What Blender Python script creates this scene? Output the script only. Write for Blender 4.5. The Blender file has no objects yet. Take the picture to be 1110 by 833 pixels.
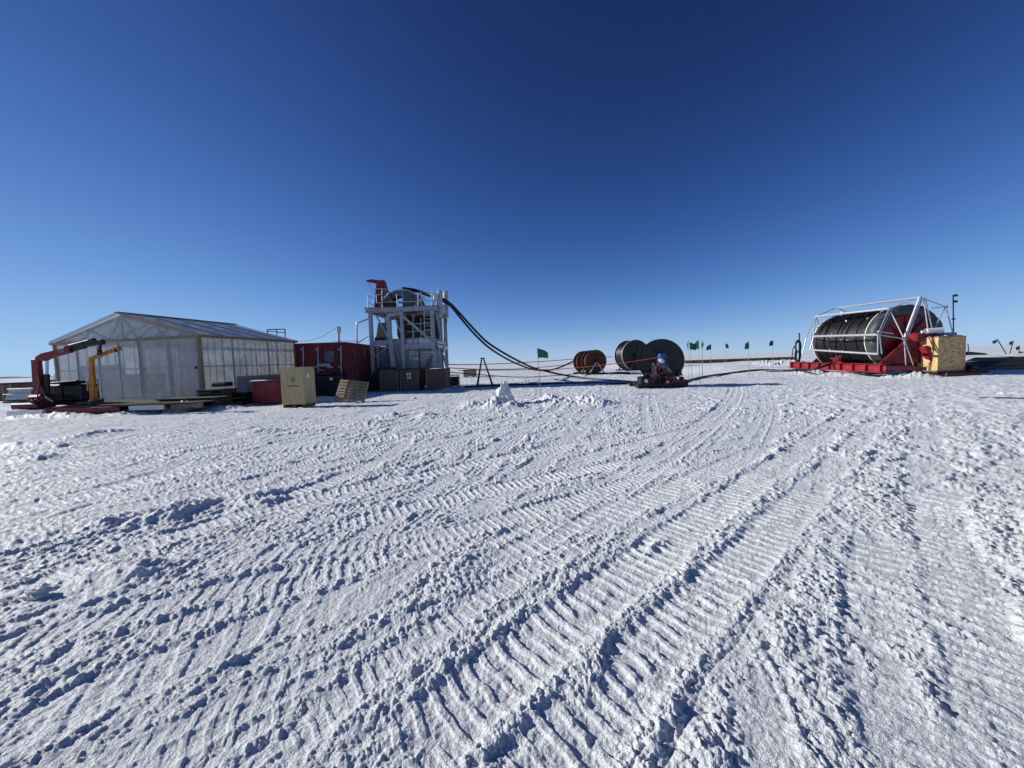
import bpy, bmesh, math, random
import numpy as np
from mathutils import Vector, Matrix, noise as mnoise

random.seed(7)
scene = bpy.context.scene
COL = scene.collection

# ------------------------------------------------------------------ camera
EYE = 1.6
PX_W, PX_H, FPX = 1110.0, 833.0, 417.0
PITCH = math.radians(3.36)
ROLL = math.radians(1.93)
F_ = Vector((0, math.cos(PITCH), -math.sin(PITCH)))
U0 = Vector((0, math.sin(PITCH), math.cos(PITCH)))
R0 = Vector((1, 0, 0))
R_ = R0 * math.cos(ROLL) - U0 * math.sin(ROLL)
U_ = R0 * math.sin(ROLL) + U0 * math.cos(ROLL)
cam_d = bpy.data.cameras.new("camera")
cam = bpy.data.objects.new("camera", cam_d)
COL.objects.link(cam)
cam_d.sensor_width = 36.0
cam_d.lens = 36.0 * FPX / PX_W
cam_d.clip_start = 0.05
cam_d.clip_end = 20000
m = Matrix((R_, U_, -F_)).transposed().to_4x4()
m.translation = Vector((0, 0, EYE))
cam.matrix_world = m
scene.camera = cam

# ------------------------------------------------------------------ light
SUN_EL = math.radians(23.5)
SUN_AZ = math.radians(-80.0)      # clockwise from +Y: far to the left, slightly ahead
sun_dir = Vector((math.sin(SUN_AZ) * math.cos(SUN_EL), math.cos(SUN_AZ) * math.cos(SUN_EL), math.sin(SUN_EL)))
sd = bpy.data.lights.new("sun", 'SUN')
sd.energy = 4.95
sd.angle = math.radians(0.53)
sd.color = (1.0, 0.97, 0.91)
so = bpy.data.objects.new("sun", sd)
COL.objects.link(so)
so.rotation_euler = sun_dir.to_track_quat('Z', 'Y').to_euler()
world = bpy.data.worlds.new("World")
scene.world = world
world.use_nodes = True
wn = world.node_tree
bg = wn.nodes["Background"]
sky = wn.nodes.new("ShaderNodeTexSky")
sky.sky_type = 'NISHITA'
sky.sun_disc = False
sky.sun_elevation = SUN_EL
sky.sun_rotation = SUN_AZ % (2 * math.pi)
sky.altitude = 6000
sky.air_density = 1.0
sky.dust_density = 0.0
sky.ozone_density = 10.0
# thin dry polar air: deepen the blue per channel
spc = wn.nodes.new("ShaderNodeSeparateColor"); cbc = wn.nodes.new("ShaderNodeCombineColor")
wn.links.new(sky.outputs[0], spc.inputs[0])
SOFT = (2.7, 1.7, 1.2)
for k_, (g_, m_) in enumerate(((2.22, 116.0), (1.98, 14.6), (2.00, 6.3))):
    mA = wn.nodes.new("ShaderNodeMath"); mA.operation = 'MULTIPLY'; mA.inputs[1].default_value = 0.1
    mB = wn.nodes.new("ShaderNodeMath"); mB.operation = 'POWER'; mB.inputs[1].default_value = g_
    mC = wn.nodes.new("ShaderNodeMath"); mC.operation = 'MULTIPLY'; mC.inputs[1].default_value = m_ * 10.0
    wn.links.new(spc.outputs[k_], mA.inputs[0]); wn.links.new(mA.outputs[0], mB.inputs[0])
    wn.links.new(mB.outputs[0], mC.inputs[0])
    mD = wn.nodes.new("ShaderNodeMath"); mD.operation = 'MULTIPLY_ADD'; mD.inputs[1].default_value = SOFT[k_] / 10.0; mD.inputs[2].default_value = 1.0
    mE = wn.nodes.new("ShaderNodeMath"); mE.operation = 'DIVIDE'
    wn.links.new(mC.outputs[0], mD.inputs[0]); wn.links.new(mC.outputs[0], mE.inputs[0]); wn.links.new(mD.outputs[0], mE.inputs[1])
    wn.links.new(mE.outputs[0], cbc.inputs[k_])
wn.links.new(cbc.outputs[0], bg.inputs[0])
bg.inputs[1].default_value = 0.108
vs = scene.view_settings
vs.view_transform = 'Standard'
vs.look = 'None'
vs.exposure = 0.07
vs.gamma = 1.0
vs.use_curve_mapping = False
scene.cycles.use_denoising = True
scene.cycles.max_bounces = 8
scene.cycles.transparent_max_bounces = 12

# ------------------------------------------------------------------ survey helpers
def ray(px, py):
    return (F_ * FPX + R_ * (px - PX_W / 2) + U_ * (PX_H / 2 - py))
def at(px, py, Y):
    """survey point: what stands at this bearing, Y metres ahead"""
    d = ray(px, py)
    t = Y / d.y
    return Vector((0, 0, EYE)) + d * t
def gp(px, py, z=0.0):
    d = ray(px, py)
    t = (z - EYE) / d.z
    return Vector((0, 0, EYE)) + d * t
def gx(px, Y):
    """x of a bearing, measured at eye height, Y metres ahead"""
    k = ray(px, 0.0)
    k2 = ray(px, 833.0)
    # pixel on the column px where the ray is level
    f = k.z / (k.z - k2.z)
    d = k.lerp(k2, f)
    return d.x / d.y * Y

# ------------------------------------------------------------------ materials
def mat(name, col, rough=0.6, metal=0.0, var=0.15, scale=6.0, bump=0.0, bscale=30.0, col2=None, stretch=(1, 1, 1), spec=0.4):
    M = bpy.data.materials.new(name)
    M.use_nodes = True
    n = M.node_tree.nodes
    l = M.node_tree.links
    b = n["Principled BSDF"]
    b.inputs["Roughness"].default_value = rough
    b.inputs["Metallic"].default_value = metal
    b.inputs["Specular IOR Level"].default_value = spec
    tc = n.new("ShaderNodeTexCoord")
    mp = n.new("ShaderNodeMapping")
    mp.inputs["Scale"].default_value = stretch
    l.new(tc.outputs["Object"], mp.inputs[0])
    no = n.new("ShaderNodeTexNoise")
    no.inputs["Scale"].default_value = scale
    no.inputs["Detail"].default_value = 6
    no.inputs["Roughness"].default_value = 0.65
    l.new(mp.outputs[0], no.inputs[0])
    cr = n.new("ShaderNodeValToRGB")
    c2 = col2 if col2 else tuple(c * (1 - var * 1.6) for c in col)
    c1 = tuple(min(1, c * (1 + var)) for c in col)
    cr.color_ramp.elements[0].position = 0.35
    cr.color_ramp.elements[1].position = 0.65
    cr.color_ramp.elements[0].color = (*c2, 1)
    cr.color_ramp.elements[1].color = (*c1, 1)
    l.new(no.outputs[0], cr.inputs[0])
    l.new(cr.outputs[0], b.inputs["Base Color"])
    if bump:
        n2 = n.new("ShaderNodeTexNoise")
        n2.inputs["Scale"].default_value = bscale
        n2.inputs["Detail"].default_value = 4
        l.new(mp.outputs[0], n2.inputs[0])
        bp = n.new("ShaderNodeBump")
        bp.inputs["Strength"].default_value = bump
        bp.inputs["Distance"].default_value = 0.02
        l.new(n2.outputs[0], bp.inputs["Height"])
        l.new(bp.outputs[0], b.inputs["Normal"])
    return M

M = {}
M['red'] = mat('red_paint', (0.20, 0.014, 0.02), 0.45, var=0.25, scale=3, bump=0.2)
M['redbright'] = mat('bright_red_paint', (0.27, 0.018, 0.028), 0.45, var=0.2, scale=3, bump=0.2)
M['redbox'] = mat('red_container_paint', (0.15, 0.012, 0.017), 0.55, var=0.3, scale=2.5, stretch=(3, 3, .6), bump=0.15)
M['black'] = mat('black_rubber', (0.010, 0.010, 0.012), 0.42, var=0.3, scale=8, bump=0.3)
M['blacksteel'] = mat('dark_steel', (0.018, 0.018, 0.02), 0.5, 0.3, var=0.4, scale=5, bump=0.2)
M['galv'] = mat('galvanised_steel', (0.37, 0.40, 0.45), 0.5, 0.2, var=0.18, scale=4, bump=0.15)
M['alu'] = mat('aluminium_tube', (0.55, 0.56, 0.58), 0.4, 0.5, var=0.08, scale=9)
M['grey'] = mat('grey_paint', (0.12, 0.13, 0.15), 0.6, var=0.2, scale=3, bump=0.15)
M['white'] = mat('white_paint', (0.78, 0.79, 0.8), 0.5, var=0.06, scale=4)
M['ply'] = mat('plywood', (0.46, 0.37, 0.20), 0.75, var=0.14, scale=5, stretch=(4, 4, .5), bump=0.2)
M['woodb'] = mat('brown_crate_wood', (0.15, 0.095, 0.07), 0.8, var=0.2, scale=4, stretch=(.6, 1, 6), bump=0.3)
M['timber'] = mat('timber', (0.30, 0.23, 0.15), 0.75, var=0.2, scale=7, stretch=(.5, .5, 5), bump=0.3)
M['olddeck'] = mat('old_timber', (0.10, 0.08, 0.06), 0.85, var=0.3, scale=6, stretch=(.4, 3, 3), bump=0.4)
M['yellow'] = mat('yellow_paint', (0.5, 0.20, 0.015), 0.5, var=0.15, scale=5, bump=0.1)
M['rust'] = mat('rusty_steel', (0.085, 0.036, 0.016), 0.8, 0.1, var=0.4, scale=5, col2=(0.04, 0.018, 0.01), bump=0.4)
M['green'] = mat('green_flag_cloth', (0.012, 0.16, 0.09), 0.8, var=0.15, scale=4)
M['bamboo'] = mat('bamboo', (0.30, 0.25, 0.16), 0.7, var=0.2, scale=9)
M['blue'] = mat('blue_paint', (0.02, 0.09, 0.25), 0.45, var=0.15, scale=7)
M['tarp'] = mat('grey_tarpaulin', (0.05, 0.054, 0.066), 0.5, var=0.25, scale=3, bump=1.0, bscale=5)
M['cream'] = mat('cream_rim_paint', (0.7, 0.66, 0.52), 0.6, var=0.1)
M['redline'] = mat('red_hose_rubber', (0.28, 0.02, 0.025), 0.5, var=0.15)
M['olive'] = mat('olive_canvas', (0.13, 0.12, 0.06), 0.85, var=0.4, scale=1.2, col2=(0.03, 0.028, 0.025))
M['floor'] = mat('dark_floor', (0.4, 0.36, 0.3), 0.8, var=0.3)

def osb():
    Mx = bpy.data.materials.new('oriented_strand_board')
    Mx.use_nodes = True
    n = Mx.node_tree.nodes; l = Mx.node_tree.links
    b = n["Principled BSDF"]; b.inputs["Roughness"].default_value = 0.7
    tc = n.new("ShaderNodeTexCoord")
    v = n.new("ShaderNodeTexVoronoi"); v.inputs["Scale"].default_value = 11
    v2 = n.new("ShaderNodeTexNoise"); v2.inputs["Scale"].default_value = 3.0; v2.inputs["Detail"].default_value = 8
    l.new(tc.outputs["Object"], v.inputs["Vector"]); l.new(tc.outputs["Object"], v2.inputs["Vector"])
    sp = n.new("ShaderNodeSeparateColor"); l.new(v.outputs["Color"], sp.inputs[0])
    mx = n.new("ShaderNodeMath"); mx.operation = 'ADD'
    l.new(sp.outputs[0], mx.inputs[0]); l.new(v2.outputs[0], mx.inputs[1])
    cr = n.new("ShaderNodeValToRGB")
    e = cr.color_ramp.elements
    e[0].position = 0.3; e[0].color = (0.33, 0.19, 0.065, 1)
    e[1].position = 1.0; e[1].color = (0.68, 0.47, 0.22, 1)
    dv = n.new("ShaderNodeMath"); dv.operation = 'MULTIPLY'; dv.inputs[1].default_value = 0.7
    l.new(mx.outputs[0], dv.inputs[0]); l.new(dv.outputs[0], cr.inputs[0]); l.new(cr.outputs[0], b.inputs["Base Color"])
    return Mx
M['osb'] = osb()

def poly_sheet(name, col, clear, rough=0.25, ribs=60.0):
    """cloudy ribbed twin-wall sheet: lets some of what is behind show, scatters the rest"""
    Mx = bpy.data.materials.new(name)
    Mx.use_nodes = True
    n = Mx.node_tree.nodes; l = Mx.node_tree.links
    n.remove(n["Principled BSDF"])
    out = n["Material Output"]
    tc = n.new("ShaderNodeTexCoord")
    no = n.new("ShaderNodeTexNoise"); no.inputs["Scale"].default_value = 1.4; no.inputs["Detail"].default_value = 7
    no.inputs["Roughness"].default_value = 0.6
    l.new(tc.outputs["Object"], no.inputs["Vector"])
    cr = n.new("ShaderNodeValToRGB")
    cr.color_ramp.elements[0].position = 0.3; cr.color_ramp.elements[0].color = (*[c * .72 for c in col], 1)
    cr.color_ramp.elements[1].position = 0.7; cr.color_ramp.elements[1].color = (*col, 1)
    l.new(no.outputs[0], cr.inputs[0])
    di = n.new("ShaderNodeBsdfDiffuse"); l.new(cr.outputs[0], di.inputs[0])
    tl = n.new("ShaderNodeBsdfTranslucent"); l.new(cr.outputs[0], tl.inputs[0])
    a = n.new("ShaderNodeMixShader"); a.inputs[0].default_value = 0.68
    l.new(di.outputs[0], a.inputs[1]); l.new(tl.outputs[0], a.inputs[2])
    tr = n.new("ShaderNodeBsdfTransparent"); tr.inputs[0].default_value = (0.93, 0.96, 0.97, 1)
    b = n.new("ShaderNodeMixShader")
    mr = n.new("ShaderNodeMapRange"); mr.inputs[1].default_value = 0.3; mr.inputs[2].default_value = 0.7
    mr.inputs[3].default_value = clear + .08; mr.inputs[4].default_value = max(0, clear - .1)
    l.new(no.outputs[0], mr.inputs[0]); l.new(mr.outputs[0], b.inputs[0])
    l.new(a.outputs[0], b.inputs[1]); l.new(tr.outputs[0], b.inputs[2])
    gl = n.new("ShaderNodeBsdfGlossy"); gl.inputs["Roughness"].default_value = rough
    fr = n.new("ShaderNodeFresnel"); fr.inputs[0].default_value = 1.45
    c = n.new("ShaderNodeMixShader")
    fm = n.new('ShaderNodeMath'); fm.operation = 'MULTIPLY'; fm.inputs[1].default_value = .5; l.new(fr.outputs[0], fm.inputs[0]); l.new(fm.outputs[0], c.inputs[0]); l.new(b.outputs[0], c.inputs[1]); l.new(gl.outputs[0], c.inputs[2])
    l.new(c.outputs[0], out.inputs[0])
    return Mx
M['poly'] = poly_sheet('cloudy_polycarbonate', (0.92, 0.93, 0.92), 0.56, 0.5)
M['polyroof'] = poly_sheet('roof_polycarbonate', (0.82, 0.86, 0.92), 0.68, 0.3)
M['door'] = poly_sheet('door_polycarbonate', (0.93, 0.93, 0.90), 0.36, 0.5)

def snow_mat():
    Mx = bpy.data.materials.new('snow')
    Mx.use_nodes = True
    n = Mx.node_tree.nodes; l = Mx.node_tree.links
    b = n["Principled BSDF"]
    b.inputs["Roughness"].default_value = 0.55
    b.inputs["Specular IOR Level"].default_value = 0.35
    tc = n.new("ShaderNodeTexCoord")
    no = n.new("ShaderNodeTexNoise"); no.inputs["Scale"].default_value = 0.8; no.inputs["Detail"].default_value = 8
    l.new(tc.outputs["Object"], no.inputs["Vector"])
    cr = n.new("ShaderNodeValToRGB")
    cr.color_ramp.elements[0].position = 0.3; cr.color_ramp.elements[0].color = (0.75, 0.78, 0.80, 1)
    cr.color_ramp.elements[1].position = 0.7; cr.color_ramp.elements[1].color = (0.83, 0.855, 0.87, 1)
    l.new(no.outputs[0], cr.inputs[0]); l.new(cr.outputs[0], b.inputs["Base Color"])
    prev = None
    for sc, dist in ((300.0, 0.004), (110.0, 0.013), (42.0, 0.020)):
        t = n.new("ShaderNodeTexNoise"); t.inputs["Scale"].default_value = sc; t.inputs["Detail"].default_value = 3
        t.inputs["Roughness"].default_value = 0.7
        l.new(tc.outputs["Object"], t.inputs["Vector"])
        bp = n.new("ShaderNodeBump"); bp.inputs["Strength"].default_value = 0.8; bp.inputs["Distance"].default_value = dist
        l.new(t.outputs[0], bp.inputs["Height"])
        if prev: l.new(prev.outputs[0], bp.inputs["Normal"])
        prev = bp
    l.new(prev.outputs[0], b.inputs["Normal"])
    return Mx
M['snow'] = snow_mat()

# ------------------------------------------------------------------ snow ground
def h01(ix, iy, seed):
    a = (ix.astype(np.int64) * 374761393 + iy.astype(np.int64) * 668265263 + seed * 974634777) & 0xffffffff
    a = ((a ^ (a >> 13)) * 1274126177) & 0xffffffff
    a = a ^ (a >> 16)
    a = (a * 2246822519) & 0xffffffff
    a = a ^ (a >> 15)
    return (a & 0xffffff).astype(np.float32) / np.float32(16777216.0)
def noise(x, y, seed=0):
    """value noise, -1..1, quintic"""
    ix = np.floor(x); iy = np.floor(y)
    fx = (x - ix).astype(np.float32); fy = (y - iy).astype(np.float32)
    ix = ix.astype(np.int64); iy = iy.astype(np.int64)
    def g(dx, dy):
        a = h01(ix + dx, iy + dy, seed) * np.float32(6.2831853)
        return np.cos(a) * (fx - dx) + np.sin(a) * (fy - dy)
    ux = fx * fx * fx * (fx * (fx * 6 - 15) + 10)
    uy = fy * fy * fy * (fy * (fy * 6 - 15) + 10)
    a = g(0, 0); b = g(1, 0); c = g(0, 1); d = g(1, 1)
    return (a + ux * (b - a) + uy * (c - a) + ux * uy * (a - b - c + d)) * 1.5
def clods(x, y, cell, seed, dens=1.0, flat=0.5):
    """scattered rounded lumps, 0..1 (height in units of its cell)"""
    X = x / cell; Y = y / cell
    ix = np.floor(X).astype(np.int64); iy = np.floor(Y).astype(np.int64)
    out = np.zeros(X.shape, np.float32)
    for dx in (-1, 0, 1):
        for dy in (-1, 0, 1):
            jx = ix + dx; jy = iy + dy
            a = h01(jx, jy, seed); b = h01(jx, jy, seed + 11); c = h01(jx, jy, seed + 23)
            r = 0.22 + 0.42 * c * c
            q = 1.0 - ((X - jx - a) ** 2 + (Y - jy - b) ** 2) / (r * r)
            on = (h01(jx, jy, seed + 37) < dens)
            v = np.where(q > 0, np.sqrt(np.maximum(q, 0)) * r * flat * 2, 0) * on
            out = np.maximum(out, v)
    return out
def sstep(a, b, x):
    t = np.clip((x - a) / (b - a), 0, 1)
    return t * t * (3 - 2 * t)

def base_h(x, y):
    """the lie of the land without its roughness"""
    x = np.asarray(x, dtype=np.float64); y = np.asarray(y, dtype=np.float64)
    h = 0.48 * sstep(14, 20, x) * sstep(24.5, 33, y) * (1 - sstep(60, 140, y))
    return h
# mounds: px, py on the ground (z=0), radius m, height m
MOUNDS = []
def mound(px, py, rx, ry, hh, zz=0.0):
    p = gp(px, py, zz)
    MOUNDS.append((p.x, p.y, rx, ry, hh))
for k in range(18):       # rubble round the standing snow block
    mound(500 + random.random() * 75, 440 + random.uniform(-4, 5), random.uniform(.15, .35), random.uniform(.15, .4), random.uniform(.05, .14))
for k in range(3):
    mound(622 + random.random() * 50, 438 + random.uniform(-3, 4), random.uniform(.12, .3), random.uniform(.15, .4), random.uniform(.04, .09))
mound(633, 439, .3, .35, .12); mound(648, 440, .35, .3, .08); mound(595, 438, .35, .5, .14); mound(545, 444, .7, .5, .08)
mound(535, 443, .35, .3, .16); mound(556, 443, .4, .3, .14)
mound(400, 460, .8, .35, .10); mound(425, 452, .35, .25, .12); mound(462, 452, .3, .25, .10)
mound(28, 486, 1.0, .28, .13); mound(90, 474, .3, .5, .1); mound(122, 470, .3, .4, .1)
mound(44, 498, .25, .3, .09); mound(285, 468, .45, .3, .12); mound(190, 555, .22, .4, .12); mound(122, 566, .18, .25, .1)
mound(280, 540, .3, .3, .09); mound(130, 620, .35, .16, .10); mound(18, 645, .16, .12, .05)
mound(622, 439, 1.3, .7, .17); mound(598, 438, .9, .6, .13); mound(655, 440, .9, .5, .11)
# banked snow at the sleds
for px, py, Y, rx, ry, hh in ((905, 400, 24.5, 1.2, .5, .25), (925, 402, 23.6, .8, .4, .22), (880, 398, 26.5, 1.3, .6, .3), (988, 403, 20.8, .9, .5, .22),
                              (1003, 404, 20.5, .7, .5, .15), (965, 404, 21.3, .6, .3, .2), (852, 392, 34, 1.6, 1.2, .45), (846, 393, 36, 2.0, 1.2, .3), (826, 395, 38, 3.0, 1.6, .25)):
    MOUNDS.append((gx(px, Y), Y, rx, ry, hh))
for px, Y, rx, ry, hh in ((55, 14.9, 1.0, .3, .10), (75, 15.0, .8, .3, .12), (130, 15.2, .8, .3, .14), (185, 16.0, 1.0, .4, .2), (200, 16.2, .6, .4, .22), (245, 16.4, .8, .5, .15),
                          (485, 23.3, .5, .3, .15), (170, 16.5, 1.3, .6, .15), (20, 14.8, .8, .3, .15)):
    MOUNDS.append((gx(px, Y), Y, rx, ry, hh))

# vehicle tracks: three ground points on the picture, half width, depth, cleat pitch, cleat height, berm, keep
TR = []
def trk(p, hw, depth, pitch, ch, berm, keep=0.8, skew=0.0, seed=0, lines=0):
    a, b, c = [gp(*q) for q in p]
    TR.append(((a.x, a.y), (b.x, b.y), (c.x, c.y), hw, depth, pitch, ch, berm, keep, skew, seed or len(TR) + 1, lines))
rr = random.Random(58)
# older faint tracks over the left field, running away from the viewer
for k in range(26):
    x0 = rr.uniform(-26, 1); y0 = rr.uniform(-2, 3)
    ang = math.radians(rr.uniform(2, 34))
    L = rr.uniform(14, 24)
    x1 = x0 + math.sin(ang) * L; y1 = y0 + math.cos(ang) * L
    bend = rr.uniform(-.8, .8)
    xm = (x0 + x1) / 2 + math.cos(ang) * bend; ym = (y0 + y1) / 2 - math.sin(ang) * bend
    TR.append(((x0, y0), (xm, ym), (x1, y1), rr.uniform(.08, .22), rr.uniform(.008, .024), rr.choice([.07, .09, .12, .14]), rr.uniform(.008, .018), rr.uniform(.008, .026), rr.uniform(.35, .8), rr.uniform(-.4, .4), 100 + k, rr.choice([0, 0, 1])))
for k in range(16):       # a second set at a slant
    x0 = rr.uniform(-9, 1); y0 = rr.uniform(.5, 6)
    ang = math.radians(rr.uniform(42, 66))
    L = rr.uniform(8, 16)
    x1 = x0 + math.sin(ang) * L; y1 = y0 + math.cos(ang) * L
    bend = rr.uniform(-.4, .4)
    xm = (x0 + x1) / 2 + math.cos(ang) * bend; ym = (y0 + y1) / 2 - math.sin(ang) * bend
    TR.append(((x0, y0), (xm, ym), (x1, y1), rr.uniform(.06, .2), rr.uniform(.008, .02), rr.choice([.06, .08, .11]), rr.uniform(.008, .016), rr.uniform(.008, .024), rr.uniform(.35, .75), rr.uniform(-.4, .4), 200 + k, rr.choice([0, 0, 1])))
for k in range(5):       # lanes on the driven road, curving to the big reel
    o = rr.uniform(-1.4, 2.6)
    TR.append(((.6 + o * .8, 3.0 - o * .2), (4.9 + o * .85, 8.2 - o * .3), (12.0 + o * .6, 19.5 - o * .3), rr.uniform(.1, .3), rr.uniform(.01, .03), rr.choice([.1, .14, .18]), rr.uniform(.006, .016), rr.uniform(.012, .04), rr.uniform(.4, .8), rr.uniform(-.3, .3), 300 + k, rr.choice([0, 1])))
trk(((0, 800), (150, 730), (372, 650)), .2, .03, .22, .016, .02, .85, .3)
trk(((0, 700), (170, 655), (400, 600)), .16, .03, .11, .014, .02, .6, .2)
trk(((150, 833), (330, 740), (560, 640)), .20, .02, .09, .010, .03, .7, .3, lines=1)
trk(((372, 566), (520, 532), (712, 495)), .17, .025, .09, .020, .03, .9, .1)
trk(((300, 600), (480, 575), (690, 520)), .15, .02, .09, .012, .02, .7, .1)
trk(((230, 560), (330, 530), (440, 470)), .18, .025, .10, .018, .03, .7, .1)
trk(((250, 478), (400, 462), (560, 447)), .2, .03, .16, .014, .05, .6, .1)
trk(((20, 640), (200, 575), (420, 520)), .16, .025, .10, .018, .02, .8, .1)
trk(((0, 560), (180, 515), (400, 478)), .18, .025, .12, .02, .025, .8, .1)
trk(((180, 500), (330, 485), (520, 462)), .2, .025, .13, .022, .025, .8, .1)
trk(((430, 520), (560, 492), (700, 470)), .16, .025, .11, .02, .02, .85, .1)
trk(((620, 500), (730, 470), (860, 440)), .2, .025, .13, .022, .02, .85, .1)
trk(((480, 580), (600, 545), (735, 505)), .14, .02, .08, .016, .02, .85, .1)
trk(((150, 690), (300, 640), (470, 585)), .13, .02, .09, .016, .02, .85, .2)
trk(((560, 600), (690, 545), (840, 480)), .2, .03, .11, .02, .03, .7, .0)
trk(((455, 800), (590, 692), (738, 578)), .205, .036, .108, .027, .05, .95, .12)
trk(((738, 578), (830, 512), (925, 445)), .205, .032, .108, .024, .04, .8, .12)
trk(((600, 822), (700, 715), (812, 600)), .19, .034, .108, .027, .05, .75, .12)
trk(((812, 600), (880, 530), (945, 462)), .19, .03, .108, .022, .04, .7, .12)
trk(((330, 790), (460, 690), (610, 600)), .10, .02, .08, .016, .03, .8, .2)
trk(((1000, 833), (962, 700), (958, 590)), .2, .035, .13, .03, .03, .85, -.05)
trk(((1100, 800), (1045, 650), (1012, 540)), .2, .035, .10, .024, .03, .9, -.05)
trk(((1012, 540), (1003, 480), (1000, 435)), .25, .03, .14, .014, .015, .5, -.05)
trk(((1110, 500), (1070, 520), (1000, 540)), .2, .04, .2, .03, .05, .6, .0)
trk(((725, 833), (775, 722), (842, 650)), .05, .03, .5, .0, .03, .95, 0, lines=1)
trk(((800, 640), (880, 660), (975, 740)), .05, .02, .5, .0, .04, .9, 0)
trk(((900, 600), (985, 650), (1080, 700)), .04, .02, .5, .0, .03, .9, 0)

def build_ground():
    # polar rows, fine where the surface can be seen from near, coarse far out and behind
    r = [0.85]
    while r[-1] < 6: r.append(r[-1] * 1.0028)
    while r[-1] < 28: r.append(r[-1] * 1.0056)
    while r[-1] < 160: r.append(r[-1] * 1.014)
    while r[-1] < 9000: r.append(r[-1] * 1.10)
    r = np.array(r)
    half = math.radians(66)
    ta = np.linspace(-half, half, 1650)
    tb = np.linspace(half, 2 * math.pi - half, 70)[1:-1]
    th = np.concatenate([ta, tb])
    nr, na = len(r), len(th)
    RR = np.repeat(r, na).astype(np.float64)
    x = (r[:, None] * np.sin(th)[None, :]).ravel()
    y = (r[:, None] * np.cos(th)[None, :]).ravel()
    N = len(x)
    H = base_h(x, y).astype(np.float32)
    def upto(R):      # rows out to radius R
        return int(np.searchsorted(r, R)) * na
    # broad swell of the plateau
    H += (0.05 * noise(x / 9, y / 9, 1) + 0.9 * noise(x / 700, y / 400, 2) * np.clip((RR - 80) / 400, 0, 1)).astype(np.float32)
    nA = upto(160)
    xa, ya = x[:nA], y[:nA]
    # how rough the snow is: a field (0..1)
    right = sstep(3.1, 4.3, xa - 0.28 * (ya - 4) + 0.5 * noise(xa / 1.5, ya / 1.5, 3)) * (1 - sstep(13, 20, ya))
    right *= (xa > 0)
    rough = 0.42 + 0.30 * noise(xa / 1.7, ya / 1.7, 5) + 0.2 * noise(xa / .6, ya / .6, 6)
    rough = np.clip(rough, 0.10, 1) + 0.6 * right
    field = sstep(8, 30, np.hypot(xa, ya))
    T = np.zeros(nA, np.float32)
    # wind and traffic texture
    wx = xa + 0.25 * noise(xa / .8, ya / .8, 8); wy = ya + 0.25 * noise(xa / .8, ya / .8, 9)
    ca, sa = math.cos(math.radians(38)), math.sin(math.radians(38))
    al = wx * sa + wy * ca; ac = wx * ca - wy * sa     # along / across the travel direction
    T += 0.013 * noise(al / 1.0, ac / .22, 12) * (0.6 + rough)
    T += 0.012 * noise(al / .4, ac / .10, 13) * (0.4 + rough)
    lf = (1 - sstep(-2.5, 1.5, xa - .35 * ya)) + .35
    c2, s2 = math.cos(math.radians(16)), math.sin(math.radians(16))
    al2 = wx * s2 + wy * c2; ac2 = wx * c2 - wy * s2
    T += 0.013 * noise(al2 / 1.5, ac2 / .17, 112) * lf + 0.010 * noise(al2 / .6, ac2 / .08, 113) * lf
    T += 0.022 * np.maximum(0, noise(al2 / 1.3, ac2 / .35, 114) - .3) * lf * (1 + field)
    T += (0.035 * noise(xa / .55, ya / .55, 14) + .03 * noise(xa / .25, ya / .25, 24)) * right
    T += 0.03 * np.maximum(0, noise(xa / 1.6, ya / 1.1, 15) - .25) * (1 + 2 * field)
    n = upto(40)
    T[:n] += 0.008 * noise(wx[:n] / .12, wy[:n] / .12, 16) * (0.5 + 1.6 * rough[:n])
    n = upto(14)
    T[:n] += 0.012 * noise(xa[:n] / .05, ya[:n] / .05, 17) * (0.5 + 1.8 * rough[:n])
    n = upto(6)
    T[:n] += 0.0045 * noise(xa[:n] / .022, ya[:n] / .022, 18) * (0.6 + 1.5 * rough[:n])
    n = upto(34)
    T[:n] += 0.010 * np.abs(noise(wx[:n] / .15, wy[:n] / .17, 36)) * (0.3 + 1.2 * rough[:n]) * (.2 + np.clip(noise(xa[:n] / .9, ya[:n] / .9, 38) + .4, 0, 1))
    n = upto(15)
    T[:n] += 0.011 * np.abs(noise(wx[:n] / .06, wy[:n] / .075, 26)) * (0.6 + 1.4 * rough[:n]) * (.4 + np.clip(noise(xa[:n] / .4, ya[:n] / .4, 28) + .4, 0, 1))
    n = upto(7)
    T[:n] += 0.009 * np.abs(noise(xa[:n] / .030, ya[:n] / .030, 27)) * (0.6 + 1.4 * rough[:n]) * (.4 + np.clip(noise(xa[:n] / .3, ya[:n] / .3, 29) + .4, 0, 1))
    # tracks press the snow flat, leave cleat bars and throw up a broken berm
    CL = np.clip(rough, 0, 1.2).astype(np.float32)           # where loose clods lie
    FL = np.zeros(nA, np.float32)
    for (a, b, c, hw, dep, pit, ch, berm, keep, skew, sd_, lines) in TR:
        ax, ay = a; bx, by = b; cx_, cy_ = c
        d = 2 * (ax * (by - cy_) + bx * (cy_ - ay) + cx_ * (ay - by))
        if abs(d) < 1e-4: d = 1e-4
        ux = ((ax * ax + ay * ay) * (by - cy_) + (bx * bx + by * by) * (cy_ - ay) + (cx_ * cx_ + cy_ * cy_) * (ay - by)) / d
        uy = ((ax * ax + ay * ay) * (cx_ - bx) + (bx * bx + by * by) * (ax - cx_) + (cx_ * cx_ + cy_ * cy_) * (bx - ax)) / d
        Rr = math.hypot(ax - ux, ay - uy)
        box = (xa > min(ax, bx, cx_) - 1.2) & (xa < max(ax, bx, cx_) + 1.2) & (ya > min(ay, by, cy_) - 1.2) & (ya < max(ay, by, cy_) + 1.2)
        idx = np.nonzero(box)[0]
        X = xa[idx]; Y = ya[idx]
        D = np.hypot(X - ux, Y - uy) - Rr
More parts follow.
